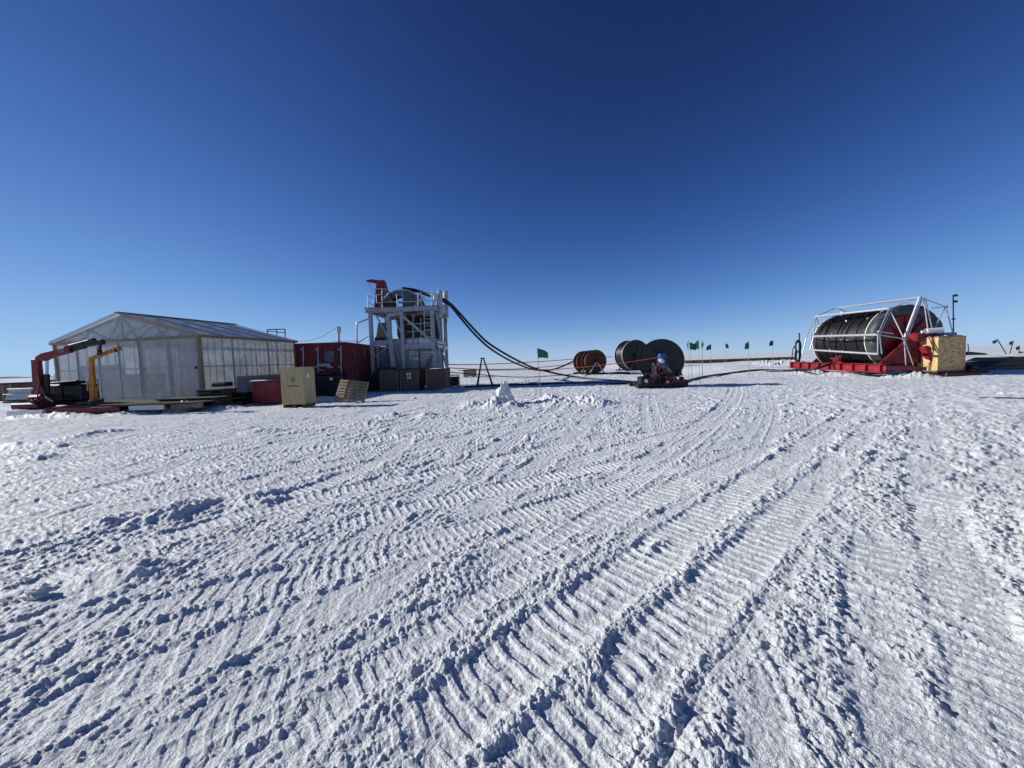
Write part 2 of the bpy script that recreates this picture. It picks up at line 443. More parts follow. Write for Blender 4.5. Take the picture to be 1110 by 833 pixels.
        k = np.abs(D) < hw + .45
        idx = idx[k]; X = X[k]; Y = Y[k]; D = D[k]
        if len(idx) == 0: continue
        a0 = math.atan2(by - uy, bx - ux)
        def sof(px_, py_):
            q = np.arctan2(py_ - uy, px_ - ux) - a0
            return ((q + np.pi) % (2 * np.pi) - np.pi) * Rr
        S = sof(X, Y)
        s0 = float(sof(np.array(ax), np.array(ay))); s1 = float(sof(np.array(cx_), np.array(cy_)))
        lo, hi = min(s0, s1), max(s0, s1)
        Dw = D + .035 * noise(S / .5, D * 0 + sd_, sd_)
        end = sstep(lo - .4, lo + .2, S) * (1 - sstep(hi - .2, hi + .4, S))
        wear = sstep(-.35, .15, noise(X / .7, Y / .7, sd_ + 3) + (keep - .5) * 1.6) * end
        ins = (1 - sstep(hw - .05, hw + .02, np.abs(Dw))) * wear
        Sj = S + skew * Dw + .018 * noise(Dw / .12, S / .6, sd_ + 7)
        ph = Sj / pit - np.floor(Sj / pit)
        barid = np.floor(Sj / pit).astype(np.int64)
        bamp = .65 + .5 * h01(barid, barid * 0 + 3, sd_)
        bar = sstep(.0, .10, ph) * (1 - sstep(.34, .46, ph)) * bamp
        bar *= sstep(-.55, .1, noise(X / .16, Y / .16, sd_ + 9) + .2)
        prof = -dep * .6 + ch * .85 * bar
        if lines: prof = prof + .012 * np.exp(-((np.abs(Dw) - hw * .35) / .02) ** 2)
        prof = prof + .005 * noise(X / .05, Y / .05, sd_ + 4) + .004 * noise(X / .022, Y / .022, sd_ + 14)
        T[idx] = (T[idx] * (1 - .70 * ins) + prof * ins).astype(np.float32)
        FL[idx] = np.maximum(FL[idx], ins * (1 - .4 * bar))
        CL[idx] *= (1 - .50 * ins)
        lump = np.maximum(0, .6 + .6 * noise(X / .11, Y / .11, sd_ + 5) + .6 * noise(X / .045, Y / .045, sd_ + 8) + .5 * noise(S / .5, D / .3, sd_ + 6))
        bm = (np.exp(-((Dw - hw - .045) / .045) ** 2) * 1.0 + np.exp(-((Dw + hw + .045) / .045) ** 2) * .75) * wear
        T[idx] += (bm * berm * .26 * lump).astype(np.float32)
        CL[idx] = np.maximum(CL[idx], .9 * bm)
    # clods at four sizes, warped so they are not round
    wx = xa + .02 * noise(xa / .05, ya / .05, 40); wy = ya + .02 * noise(xa / .05, ya / .05, 41)
    for cell, R, seed, dn, hh in ((.30, 40, 50, .02, .22), (.12, 22, 51, .04, .32), (.055, 14, 52, .35, .5), (.034, 8, 53, .8, .7), (.02, 4, 54, .8, .7)):
        n = upto(R)
        c = clods(wx[:n], wy[:n], cell, seed, dn) * cell * hh
        T[:n] += (c * sstep(.06, .65, CL[:n])).astype(np.float32)
    H[:nA] += T * (.70 + .16 * sstep(4, 9, RR[:nA]))
    # open snow further out: sastrugi
    far = sstep(14, 40, RR[:nA])
    H[:nA] += ((0.10 * noise(xa / 6, ya / 2.2, 61) + .06 * noise(xa / 2.2, ya / 1.0, 62)) * far * (1 - .5 * (ya < 30))).astype(np.float32)
    for (mx, my, rx, ry, hh) in MOUNDS:
        k = np.nonzero((np.abs(xa - mx) < 2.6 * rx) & (np.abs(ya - my) < 2.6 * ry))[0]
        q = np.sqrt(((xa[k] - mx) / rx) ** 2 + ((ya[k] - my) / ry) ** 2) + .35 * noise(xa[k] / (rx * .7), ya[k] / (ry * .7), 70) + .15 * noise(xa[k] / .1, ya[k] / .1, 71)
        H[k] += (hh * np.exp(-q * q * 1.3) * (1 + .25 * noise(xa[k] / .15, ya[k] / .15, 72))).astype(np.float32)
    co = np.empty((N + 1, 3), np.float32)
    co[:N, 0] = x; co[:N, 1] = y; co[:N, 2] = H
    co[N] = (0, 0, 0)
    i = np.arange(nr - 1)[:, None] * na
    j = np.arange(na)[None, :]
    j2 = (j + 1) % na
    q = np.stack([(i + j), (i + j2), (i + na + j2), (i + na + j)], -1).reshape(-1, 4)
    q = q[:, ::-1]
    jj = np.arange(na)
    tri = np.stack([np.full(na, N), (jj + 1) % na, jj], -1)
    tri = tri[:, ::-1]
    me = bpy.data.meshes.new("snow_ground")
    me.vertices.add(N + 1)
    me.vertices.foreach_set("co", co.ravel())
    nl = q.size + tri.size
    me.loops.add(nl)
    me.loops.foreach_set("vertex_index", np.concatenate([q.ravel(), tri.ravel()]).astype(np.int32))
    me.polygons.add(len(q) + len(tri))
    st = np.concatenate([np.arange(len(q)) * 4, q.size + np.arange(len(tri)) * 3]).astype(np.int32)
    me.polygons.foreach_set("loop_start", st)
    me.update(calc_edges=True)
    me.polygons.foreach_set("use_smooth", np.ones(len(q) + len(tri), bool))
    me.materials.append(M['snow'])
    o = bpy.data.objects.new("snow_ground", me)
    COL.objects.link(o)
    o["kind"] = "structure"
    return o
ground = build_ground()

# ------------------------------------------------------------------ mesh collecting
BASE = {}
class MB:
    def __init__(s): s.v = []; s.f = []; s.sm = []
    def add(s, vs, fs, smooth=False):
        n = len(s.v); s.v += [Vector(q) for q in vs]
        s.f += [tuple(i + n for i in f) for f in fs]; s.sm += [smooth] * len(fs)
        return s
    def hexa(s, p):      # 8 corners: bottom ring 0-3, top ring 4-7
        return s.add(p, [(0, 3, 2, 1), (4, 5, 6, 7), (0, 1, 5, 4), (1, 2, 6, 5), (2, 3, 7, 6), (3, 0, 4, 7)])
    def box(s, c, size, rot=0.0, ax=None, bev=0.0):
        """box about centre c, turned rot about z"""
        c = Vector(c); hx, hy, hz = [q / 2 for q in size]
        if ax: X, Y, Z = [Vector(a).normalized() for a in ax]
        else:
            X = Vector((math.cos(rot), math.sin(rot), 0)); Y = Vector((-math.sin(rot), math.cos(rot), 0)); Z = Vector((0, 0, 1))
        if bev <= 0:
            p = [c + X * a * hx + Y * b * hy + Z * k * hz for k in (-1, 1) for a, b in ((-1, -1), (1, -1), (1, 1), (-1, 1))]
            return s.hexa(p)
        b_ = min(bev, hx * .9, hy * .9, hz * .9)
        vs_ = []
        for k in (-1, 1):
            for a in (-1, 1):
                for b in (-1, 1):
                    vs_.append(c + X * a * (hx - b_) + Y * b * (hy - b_) + Z * k * hz)
                    vs_.append(c + X * a * hx + Y * b * (hy - b_) + Z * k * (hz - b_))
                    vs_.append(c + X * a * (hx - b_) + Y * b * hy + Z * k * (hz - b_))
        return s.hull(vs_)
    def hull(s, pts):
        bm = bmesh.new()
        for p in pts: bm.verts.new(p)
        bmesh.ops.convex_hull(bm, input=bm.verts)
        bmesh.ops.dissolve_limit(bm, angle_limit=0.01, verts=bm.verts, edges=bm.edges)
        bm.verts.index_update()
        s.add([v.co.copy() for v in bm.verts], [tuple(v.index for v in f.verts) for f in bm.faces])
        bm.free(); return s
    def beam(s, a, b, w, h=None, up=(0, 0, 1)):
        a = Vector(a); b = Vector(b); h = h or w
        Z = (b - a); L = Z.length; Z.normalize()
        u = Vector(up)
        if abs(Z.dot(u)) > .97: u = Vector((0, 1, 0))
        X = u.cross(Z).normalized(); Y = Z.cross(X)
        return s.box((a + b) / 2, (w, h, L), ax=(X, Y, Z))
    def ibeam(s, a, b, w, h, up=(0, 0, 1), t=.03):
        a = Vector(a); b = Vector(b)
        Z = (b - a).normalized(); u = Vector(up)
        if abs(Z.dot(u)) > .97: u = Vector((0, 1, 0))
        X = u.cross(Z).normalized(); Y = Z.cross(X)
        L = (b - a).length; c = (a + b) / 2
        s.box(c + Y * (h / 2 - t / 2), (w, t, L), ax=(X, Y, Z)); s.box(c - Y * (h / 2 - t / 2), (w, t, L), ax=(X, Y, Z))
        return s.box(c, (t, h - 2 * t - .004, L), ax=(X, Y, Z))
    def tube(s, pts, r, n=8, caps=True):
        pts = [Vector(p) for p in pts]
        rs = r if isinstance(r, (list, tuple)) else [r] * len(pts)
        vs_ = []; fs = []
        t0 = (pts[1] - pts[0]).normalized()
        u = Vector((0, 0, 1)) if abs(t0.z) < .9 else Vector((1, 0, 0))
        X = u.cross(t0).normalized()
        for i, p in enumerate(pts):
            t = (pts[min(i + 1, len(pts) - 1)] - pts[max(i - 1, 0)]).normalized()
            X = (X - t * X.dot(t)).normalized(); Y = t.cross(X)
            for k in range(n):
                a = 2 * math.pi * k / n
                vs_.append(p + (X * math.cos(a) + Y * math.sin(a)) * rs[i])
        for i in range(len(pts) - 1):
            for k in range(n):
                k2 = (k + 1) % n
                fs.append((i * n + k, i * n + k2, (i + 1) * n + k2, (i + 1) * n + k))
        s.add(vs_, fs, True)
        if caps:
            s.add([vs_[k] for k in range(n)], [tuple(reversed(range(n)))])
            s.add([vs_[(len(pts) - 1) * n + k] for k in range(n)], [tuple(range(n))])
        return s
    def lathe(s, c, axis, prof, n=48, smooth=True):
        """prof: list of (distance along axis, radius)"""
        c = Vector(c); A = Vector(axis).normalized()
        u = Vector((0, 0, 1)) if abs(A.z) < .9 else Vector((1, 0, 0))
        X = u.cross(A).normalized(); Y = A.cross(X)
        vs_ = []; fs = []
        for (d, r) in prof:
            for k in range(n):
                a = 2 * math.pi * k / n
                vs_.append(c + A * d + (X * math.cos(a) + Y * math.sin(a)) * r)
        m_ = len(prof)
        for i in range(m_ - 1):
            for k in range(n):
                k2 = (k + 1) % n
                fs.append((i * n + k, i * n + k2, (i + 1) * n + k2, (i + 1) * n + k))
        return s.add(vs_, fs, smooth)
    def disc(s, c, axis, r0, r1, d0, d1, n=48):
        """solid ring r0..r1 between d0 and d1 along the axis"""
        return s.lathe(c, axis, [(d0, r0), (d0, r1)], n, False).lathe(c, axis, [(d0, r1), (d1, r1)], n, True).lathe(c, axis, [(d1, r1), (d1, r0)], n, False).lathe(c, axis, [(d1, r0), (d0, r0)], n, True)
    def slab(s, pts, off):
        """outline pts (planar) thickened by vector off"""
        pts = [Vector(p) for p in pts]; off = Vector(off); n = len(pts)
        fs = [tuple(range(n)), tuple(reversed(range(n, 2 * n)))]
        fs += [(i, i + n, (i + 1) % n + n, (i + 1) % n) for i in range(n)]
        return s.add(pts + [p + off for p in pts], fs)
    def build(s, name, material, parent=None, label=None):
        o_ = Vector((0, 0, 0))
        if parent is not None: o_ = BASE[parent.name]
        elif s.v:
            xs = [q.x for q in s.v]; ys = [q.y for q in s.v]; zs = [q.z for q in s.v]
            o_ = Vector(((min(xs) + max(xs)) / 2, (min(ys) + max(ys)) / 2, min(zs)))
        me = bpy.data.meshes.new(name)
        me.from_pydata([tuple(q - o_) for q in s.v], [], s.f)
        me.update()
        for p, q in zip(me.polygons, s.sm): p.use_smooth = q
        bm = bmesh.new(); bm.from_mesh(me); bmesh.ops.recalc_face_normals(bm, faces=bm.faces); bm.to_mesh(me); bm.free()
        me.materials.append(material)
        ob = bpy.data.objects.new(name, me)
        COL.objects.link(ob)
        if parent is not None: ob.parent = parent
        else: ob.location = o_
        BASE[ob.name] = o_
        if label: ob["label"] = label
        return ob
def thing(name, loc, label, cat, group=None):
    ob = bpy.data.objects.new(name, None)
    ob.empty_display_size = .3
    COL.objects.link(ob); ob.location = loc; BASE[ob.name] = Vector(loc)
    return tag(ob, label, cat, group)
def tag(ob, label, cat, group=None, kind=None):
    if label: ob["label"] = label
    if cat: ob["category"] = cat
    if group: ob["group"] = group
    if kind: ob["kind"] = kind
    return ob
def gz(x, y): return float(base_h(x, y))
def lerp(a, b, t): return a + (b - a) * t
def smoothpath(pts, n=8):
    """Catmull-Rom through the points"""
    P = [Vector(p) for p in pts]; P = [P[0] * 2 - P[1]] + P + [P[-1] * 2 - P[-2]]
    out = []
    for i in range(1, len(P) - 2):
        for k in range(n):
            t = k / n
            out.append(.5 * ((2 * P[i]) + (P[i + 1] - P[i - 1]) * t + (2 * P[i - 1] - 5 * P[i] + 4 * P[i + 1] - P[i + 2]) * t * t + (-P[i - 1] + 3 * P[i] - 3 * P[i + 1] + P[i + 2]) * t ** 3))
    out.append(P[-2]); return out

# ================================================================== translucent shelter
FR = Vector((gx(218, 18.77), 18.77, 0))
vdir = Vector((75, 417, 0)).normalized()          # along the side wall, away from the viewer
udir = Vector((-417, 75, 0)).normalized()         # along the gable, to the left
WID, LEN, EAVE, PEAK, FLR = 8.98, 6.37, 3.38, 4.62, 0.36
def S(u, v, z): return FR + udir * u + vdir * v + Vector((0, 0, z))
sh = thing('shelter', tuple(S(WID / 2, LEN / 2, 0)), 'large cloudy translucent panel shelter with pitched roof and timber edges', 'shelter')
sax = (udir, vdir, Vector((0, 0, 1)))
def sbox(mb, u0, u1, v0, v1, z0, z1): return mb.box(S((u0 + u1) / 2, (v0 + v1) / 2, (z0 + z1) / 2), (abs(u1 - u0), abs(v1 - v0), abs(z1 - z0)), ax=sax)
# floor and skids
mb = MB(); sbox(mb, -.12, WID + .12, -.10, LEN + .1, FLR - .16, FLR); mb.build('floor', M['floor'], sh)
for v in (.3, 2.3, 4.2, 6.0):
    mb = MB(); sbox(mb, -.05, WID + .05, v - .12, v + .12, -.05, FLR - .165); mb.build('skid', M['olddeck'], sh)
def wall_panel(u0, u1, v0, v1, z0, z1, material, name='wall_panel'):
    mb = MB(); sbox(mb, u0, u1, v0, v1, z0, z1); return mb.build(name, material, sh)
us = [0.0, 1.74, 3.5, 4.9, 6.2, 7.6, WID]
RAIL = 1.88
for i in range(2, 6):      # left of the door, upper and lower sheets
    wall_panel(us[i] + .03, us[i + 1] - .03, .0, .016, FLR + .03, RAIL - .02, M['poly'])
    wall_panel(us[i] + .03, us[i + 1] - .03, .0, .016, RAIL + .02, EAVE - .08, M['poly'])
for (a, b) in ((.06, 1.74), (1.76, 3.44)):
    mb = MB(); sbox(mb, a + .01, b - .01, -.07, -.05, FLR + .02, EAVE - .12)
    d = mb.build('sliding_door', M['door'], sh)
    mb = MB()
    for uu in (a + .03, b - .03): sbox(mb, uu - .02, uu + .02, -.085, -.072, FLR + .02, EAVE - .12)
    for zz in (FLR + .05, RAIL, EAVE - .15): sbox(mb, a + .052, b - .052, -.085, -.072, zz - .015, zz + .015)
    mb.build('frame', M['galv'], d)
mb = MB(); sbox(mb, .12, .2, -.13, -.09, 1.75, 1.9); mb.build('door_handle', M['blacksteel'], sh)
vsb = [0, 1.8, 4.17, LEN]
for i in range(3):
    for z0, z1 in ((FLR + .03, RAIL - .02), (RAIL + .02, EAVE - .1)):
        wall_panel(-.016, 0, vsb[i] + .03, vsb[i + 1] - .03, z0, z1, M['poly'])
        wall_panel(WID, WID + .016, vsb[i] + .03, vsb[i + 1] - .03, z0, z1, M['poly'])
for i in range(6): wall_panel(us[i] + .03, us[i + 1] - .03, LEN, LEN + .016, FLR + .03, EAVE - .08, M['poly'])
# posts
for u in us:
    w = .10 if u in (0.0, 3.5, WID) else .05
    for v in (.04 if u else .06, LEN - .05):
        mb = MB(); sbox(mb, u - w / 2, u + w / 2, v - .06 - (.06 if w > .06 and v < 1 else 0), v + .05, FLR, EAVE - .06); mb.build('post', M['timber'] if w > .06 else M['galv'], sh)
for v in vsb[1:3]:
    for u in (.0, WID):
        mb = MB(); sbox(mb, u - .04, u + .04, v - .04, v + .04, FLR, EAVE - .08); mb.build('post', M['galv'], sh)
mb = MB()      # thin studs and rails inside the side walls and the back
for v in [.45, .8, 1.25, 2.2, 2.6, 3.0, 3.6, 4.5, 4.9, 5.5, 6.0]:
    for u in (.05, WID - .05): sbox(mb, u - .02, u + .02, v - .02, v + .02, FLR, EAVE - .1)
for u in [.6, 1.2, 2.3, 2.9, 4.2, 5.5, 6.9, 8.3]: sbox(mb, u - .02, u + .02, LEN - .1, LEN - .05, FLR, EAVE - .1)
mb.build('stud_frame', M['timber'], sh)
z = RAIL
for q in ((-.03, .03, .1, LEN - .1), (WID - .03, WID + .03, .1, LEN - .1), (3.6, WID - .06, -.02, .04)):
    mb = MB(); sbox(mb, *q, z - .018, z + .018); mb.build('mid_rail', M['galv'], sh)
# tie beam across the gable, eaves fascia
mb = MB(); sbox(mb, -.14, WID + .14, -.12, -.03, EAVE - .13, EAVE + .0); mb.build('tie_beam', M['timber'], sh)
for u in (-.16, WID + .12):
    mb = MB(); sbox(mb, u, u + .05, -.14, LEN + .1, EAVE - .11, EAVE + .03); mb.build('eaves_board', M['timber'], sh)
# gable infill sheets
for v in (-.02, LEN + .02):
    mb = MB(); mb.slab([S(.0, v, EAVE + .01), S(WID, v, EAVE + .01), S(WID / 2, v, PEAK - .03)], vdir * .015)
    mb.build('gable_panel', M['poly'], sh)
# trusses
def rz(u): return EAVE + (PEAK - EAVE) * (1 - abs(u - WID / 2) / (WID / 2))
for v in (.08, 1.8, 3.3, 4.8, LEN - .08):
    mb = MB()
    mb.beam(S(.05, v, EAVE - .02), S(WID / 2, v, PEAK - .09), .05, .1); mb.beam(S(WID - .05, v, EAVE - .02), S(WID / 2, v, PEAK - .09), .05, .1)
    mb.beam(S(.05, v, EAVE - .05), S(WID - .05, v, EAVE - .05), .05, .1)
    for (a, b) in (((1.9, 0), (2.6, 1)), ((2.6, 1), (3.7, 0)), ((3.7, 0), (4.5, 1)), ((5.45, 0), (4.7, 1)), ((6.6, 1), (5.45, 0)), ((7.3, 0), (6.6, 1)), ((1.1, 1), (1.1, 0)), ((8.1, 1), (8.1, 0)), ((4.6, 0), (4.6, 1))):
        P = [S(u, v, (rz(u) - .12) if t else EAVE) for u, t in (a, b)]
        mb.beam(P[0], P[1], .045, .09)
    mb.build('roof_truss', M['olddeck'], sh)
# roof sheets, each slope in five sheets, ridge and verge strips
for side in (0, 1):
    uu = -.2 if side == 0 else WID + .1
    sl = (PEAK - EAVE) / (WID / 2)
    for k in range(5):
        v0 = -.16 + k * (LEN + .32) / 5 + .012; v1 = -.16 + (k + 1) * (LEN + .32) / 5 - .012
        a, b = S(uu, v0, EAVE + .05 - sl * abs(uu if side == 0 else uu - WID)), S(WID / 2, v0, PEAK + .05)
        c, d = S(WID / 2, v1, PEAK + .05), S(uu, v1, EAVE + .05 - sl * abs(uu if side == 0 else uu - WID))
        mb = MB(); mb.slab([a, b, c, d], Vector((0, 0, .02))); rf = mb.build('roof_panel', M['polyroof'], sh)
        if k:
            mb = MB(); mb.beam(a - vdir * .012 + Vector((0, 0, .03)), b - vdir * .012 + Vector((0, 0, .03)), .04, .02); mb.build('seam_strip', M['grey'], rf)
mb = MB(); mb.beam(S(WID / 2, -.2, PEAK + .09), S(WID / 2, LEN + .2, PEAK + .09), .3, .03); mb.build('ridge_cap', M['blacksteel'], sh)
for a in (-.2, WID + .1):
    mb = MB(); mb.beam(S(a, -.15, EAVE + .0), S(WID / 2, -.15, PEAK + .065), .03, .12); mb.build('verge_board', M['alu' if a > 0 else 'timber'], sh)  # left board in pale metal: brightness of the sunlit edge put into its colour
# work bench and lining inside, seen dimly through the sheets
mb = MB(); sbox(mb, .25, 3.3, 2.6, 2.66, FLR, 2.3); mb.build('partition', M['timber'], sh)
mb = MB(); sbox(mb, .12, .16, 1.9, LEN - .2, FLR, 1.35); mb.build('lining', M['timber'], sh)
mb = MB(); sbox(mb, 7.4, 8.9, .8, 2.0, FLR, 2.15); tag(mb.build('storage_box', M['grey']), 'grey box dimly seen through left end of shelter wall', 'box')
mb = MB(); sbox(mb, 5.2, 6.6, 1.2, 2.4, FLR, 1.6); tag(mb.build('storage_box', M['olddeck']), 'brown box dimly seen inside shelter behind yellow davit', 'box')

# ================================================================== deck sled with cranes
DY = 15.4
def dk(px, Y, z): return Vector((gx(px, Y), Y, z))
dl = thing('timber_deck', (gx(115, 16.3), 16.3, 0), 'weathered timber deck with dark red front beam carrying the two cranes', 'platform')
x0, x1 = gx(44, DY), gx(212, DY)
mb = MB()
for k in range(13):
    y = DY + .1 + k * .20
    mb.box(((x0 + x1) / 2 + random.uniform(-.05, .05) + .15 * k * .2, y, .36 + random.uniform(-.006, .006)), (x1 - x0 - .3, .18, .05))
mb.build('deck_board', M['olddeck'], dl)['kind'] = 'stuff'
mb = MB(); mb.ibeam((gx(44, DY), DY - .02, .22), (gx(127, DY), DY - .02, .22), .14, .2); mb.build('front_beam', M['red'], dl)
mb = MB(); mb.beam((gx(138, DY), DY - .02, .24), (gx(176, DY), DY - .02, .24), .1, .18); mb.build('white_board', M['alu'], dl)
mb = MB(); mb.beam((gx(178, DY), DY + .2, .2), (gx(212, DY), DY + .2, .25), .12, .2); mb.build('side_beam', M['timber'], dl)
for px in (60, 95, 130, 165, 200):
    mb = MB(); mb.beam((gx(px, DY), DY + .1, .08), (gx(px, DY) + .5, DY + 2.6, .08), .2, .2); mb.build('bearer', M['olddeck'], dl)
ws = thing('crane_sled', (gx(24, DY), DY, 0), 'low white edged sled under the red loader crane at far left', 'sled')
mb = MB(); mb.beam((gx(5, DY - .1), DY - .1, .2), (gx(43.5, DY - .1), DY - .1, .2), .12, .2); mb.build('edge_beam', M['white'], ws)
mb = MB(); mb.box(((gx(5, DY) + gx(43.5, DY)) / 2, DY + .9, .22), (gx(43.5, DY) - gx(5, DY) - .1, 1.7, .12)); mb.build('bed', M['blacksteel'], ws)

# red loader crane
YC = 16.0
def c(px, py, Y=YC): return at(px, py, Y)
zb = .385
cr_ = thing('loader_crane', (gx(44, YC), YC, .3), 'red loader crane with black telescopic boom reaching toward the yellow davit', 'crane')
mb = MB(); b0 = c(20, 449); mb.box(((gx(20, YC) + gx(47, YC)) / 2, YC, .44), (gx(47, YC) - gx(18, YC), .7, .26), bev=.05); mb.box((gx(43, YC), YC, .72), (.6, .6, .34), bev=.08)
mb.build('base', M['red'], cr_)
mb = MB()
p0, p1, p2 = c(44.5, 438), c(41.5, 412), c(39.5, 391)
for a, b, wa, wb in ((p0, p1, .36, .32), (p1, p2, .32, .26)):
    X = Vector((1, 0, 0)); Yv = Vector((0, 1, 0))
    mb.hull([a + X * sx * wa / 2 + Yv * sy * .08 for sx in (-1, 1) for sy in (-1, 1)] + [b + X * sx * wb / 2 + Yv * sy * .08 for sx in (-1, 1) for sy in (-1, 1)])
mb.build('column', M['red'], cr_)
mb = MB(); mb.tube([c(47, 420, YC - .27), c(51.5, 436, YC - .27)], .05); mb.tube([c(35, 432, YC - .3), c(47, 446, YC - .3)], .04)
mb.tube(smoothpath([c(40, 400, YC - .25), c(43, 415, YC - .3), c(41, 430, YC - .3), c(49, 440, YC - .3)]), .022, 6); mb.build('hydraulic_pipe', M['blacksteel'], cr_)
mb = MB()
mb.slab([c(37, 391.5, YC - .14), c(38.5, 387, YC - .14), c(44, 383.5, YC - .14), c(56, 380.5, YC - .14), c(75, 376.5, YC - .14), c(75, 382.2, YC - .14), c(58, 386.5, YC - .14), c(50, 389.5, YC - .14), c(46, 391.5, YC - .14)], Vector((0, .18, 0)))
mb.box(c(40, 391, YC), (.34, .22, .16), bev=.05)
boom = mb.build('boom', M['red'], cr_)
mb = MB(); mb.box(c(66.5, 381, YC - .15), (.26, .012, .11)); mb.build('maker_plate', M['grey'], boom)
mb = MB()
q0, q1, q2 = c(72, 379.5), c(92, 374.0), c(109, 370.5)
mb.beam(q0, q1, .26, .14, up=(0, 1, 0)); mb.beam(q1, q2, .2, .12, up=(0, 1, 0)); mb.beam(c(84, 374.0), c(101, 369.8), .09, .1, up=(0, 1, 0)); mb.box(c(109.5, 371, YC), (.26, .22, .22), bev=.05)
mb.tube([c(75, 375), c(98, 369)], .05); mb.box(c(100, 368.5), (.22, .22, .12), bev=.04)
mb.build('telescopic_boom', M['black'], cr_)
mb = MB(); mb.tube([c(51, 391, YC + .05), c(51, 408, YC + .05)], .045, 10); mb.build('cylinder_rod', M['alu'], cr_)
mb = MB(); mb.tube([c(51, 406, YC + .05), c(51.5, 436, YC + .05)], .085, 12); mb.build('cylinder_body', M['black'], cr_)
mb = MB(); mb.tube([c(109, 372.5), c(108.5, 379.5)], .045, 8); mb.box(c(108, 380.5), (.14, .12, .14), bev=.03)
mb.tube(smoothpath([c(108, 381), c(109.6, 383), c(107.6, 384.6), c(105.6, 383)], 5), .04, 8); mb.build('hook', M['blacksteel'], cr_)
mb = MB()
for px, py in ((34, 434), (38, 433)): mb.tube([c(px, py, YC - .5), c(px, py, YC - .35)], .03, 12)
mb.build('gauge', M['galv'], cr_)
mb = MB()
for k in range(5): mb.box(c(50 + k * 1.6, 431 + (k * 7) % 6, YC - .42), (.045, .05, .07), bev=.01)
mb.build('valve_block', M['galv'], cr_)

# dark power pack behind the crane
Yp = 16.9
pk = thing('power_pack', (gx(76, Yp), Yp, .3), 'low black power pack on the deck between the red crane and yellow davit', 'machine')
z0 = .385
xa_, xb_ = gx(55, Yp), gx(97, Yp)
mb = MB(); mb.box(((xa_ + xb_) / 2, Yp, z0 + .07), (xb_ - xa_, 1.0, .14)); mb.build('base_frame', M['blacksteel'], pk)
mb = MB(); mb.box((gx(66, Yp), Yp, z0 + .14 + .38), (gx(77, Yp) - gx(55, Yp), .9, .75), bev=.06); mb.box((gx(87, Yp), Yp, z0 + .14 + .36), (gx(97, Yp) - gx(78, Yp), .8, .7), bev=.05)
mb.build('cabinet', M['black'], pk)
mb = MB(); mb.tube([(gx(60, Yp), Yp - .3, z0 + .92), (gx(92, Yp), Yp - .3, z0 + 1.0)], .06); mb.box((gx(74, Yp), Yp, z0 + .95), (1.0, .5, .12), bev=.03); mb.build('cover', M['blacksteel'], pk)
mb = MB(); mb.box((gx(67, Yp), Yp - .452, z0 + .62), (.32, .01, .22)); mb.build('panel', M['grey'], pk)
mb = MB()
for k in range(5):
    a = random.uniform(0, 6.28); mb.box((gx(88 + k * 2.2, 15.9), 15.9 + random.uniform(-.2, .2), .385 + .06 + .05 * (k % 2)), (.3, .16, .1), rot=a, bev=.02)
tag(mb.build('timber_offcuts', M['woodb']), 'small heap of brown timber offcuts at foot of yellow davit', 'timber')

# yellow davit
Yd = 16.2
dv_ = thing('davit_crane', (gx(101, Yd), Yd, .385), 'yellow swing davit with angled arm standing before the shelter', 'crane')
mb = MB()
mb.beam(c(101.3, 437.5, Yd), c(100, 408, Yd), .2, .10, up=(0, 1, 0)); mb.beam(c(100.2, 409, Yd), c(99.2, 390, Yd), .15, .11, up=(0, 1, 0)); mb.build('mast', M['yellow'], dv_)
mb = MB(); mb.beam(c(97.6, 389.5, Yd), c(127.5, 378.3, Yd), .13, .11, up=(0, 1, 0)); mb.box(c(128, 378.2, Yd), (.16, .2, .2), bev=.03); arm = mb.build('arm', M['yellow'], dv_)
mb = MB(); mb.tube([c(126, 380, Yd - .1), c(126, 380, Yd + .1)], .07, 12); mb.build('sheave', M['blacksteel'], arm)
mb = MB(); mb.slab([c(97, 420, Yd - .02), c(104.5, 420, Yd - .02), c(105.5, 438, Yd - .02), c(97, 438, Yd - .02)], (0, .04, 0)); mb.build('gusset', M['yellow'], dv_)
for s_ in (-1, 1):
    xx = 100.7 + s_ * 2.6; e = xx + s_ * 3.0
    mb = MB(); mb.tube(smoothpath([c(xx, 411.5, Yd), c(e, 413, Yd), c(e, 419, Yd), c(e, 424, Yd)], 6), .026, 6); mb.build('handle', M['timber'], dv_)
mb = MB(); mb.box((gx(101, Yd), Yd, .41), (.75, .6, .05), bev=.01); mb.tube([(gx(101, Yd), Yd, .43), (gx(101, Yd), Yd, .58)], .2, 16); mb.build('base_plate', M['olddeck'], dv_)

# ================================================================== clutter beside the shelter
def stack(name, px0, px1, Y, z0, rows, step, material, label, cat, depth=.9, rot=0.0, group=None):
    xm = (gx(px0, Y) + gx(px1, Y)) / 2; w = gx(px1, Y) - gx(px0, Y)
    t = thing(name, (xm, Y, z0), label, cat, group)
    for k in range(rows):
        mb = MB(); n = 4
        for i in range(n):
            mb.box((xm + random.uniform(-.04, .04), Y - depth / 2 + (i + .5) * depth / n, z0 + k * step + step * .75), (w * random.uniform(.93, 1.0), depth / n - .03, step * .38), rot)
        for i in (-.42, 0, .42):
            mb.box((xm + w * i, Y, z0 + k * step + step * .27), (.1, depth, step * .5), rot)
        mb.build('layer', material, t)
    return t
stack('timber_stack', 178, 243, 16.9, 0.0, 3, .17, M['olddeck'], 'low stack of snowy weathered timbers in front of shelter door corner', 'timber stack', 1.1)
stack('pallet_stack', 219, 249, 17.7, .0, 5, .16, M['olddeck'], 'dark stack of pallets against the front corner of the shelter', 'pallets', .9)
pl = stack('tool_pallet', 247, 270, 18.2, .0, 3, .2, M['blacksteel'], 'dark loaded pallet between pallet stack and red crate', 'pallet', .9)
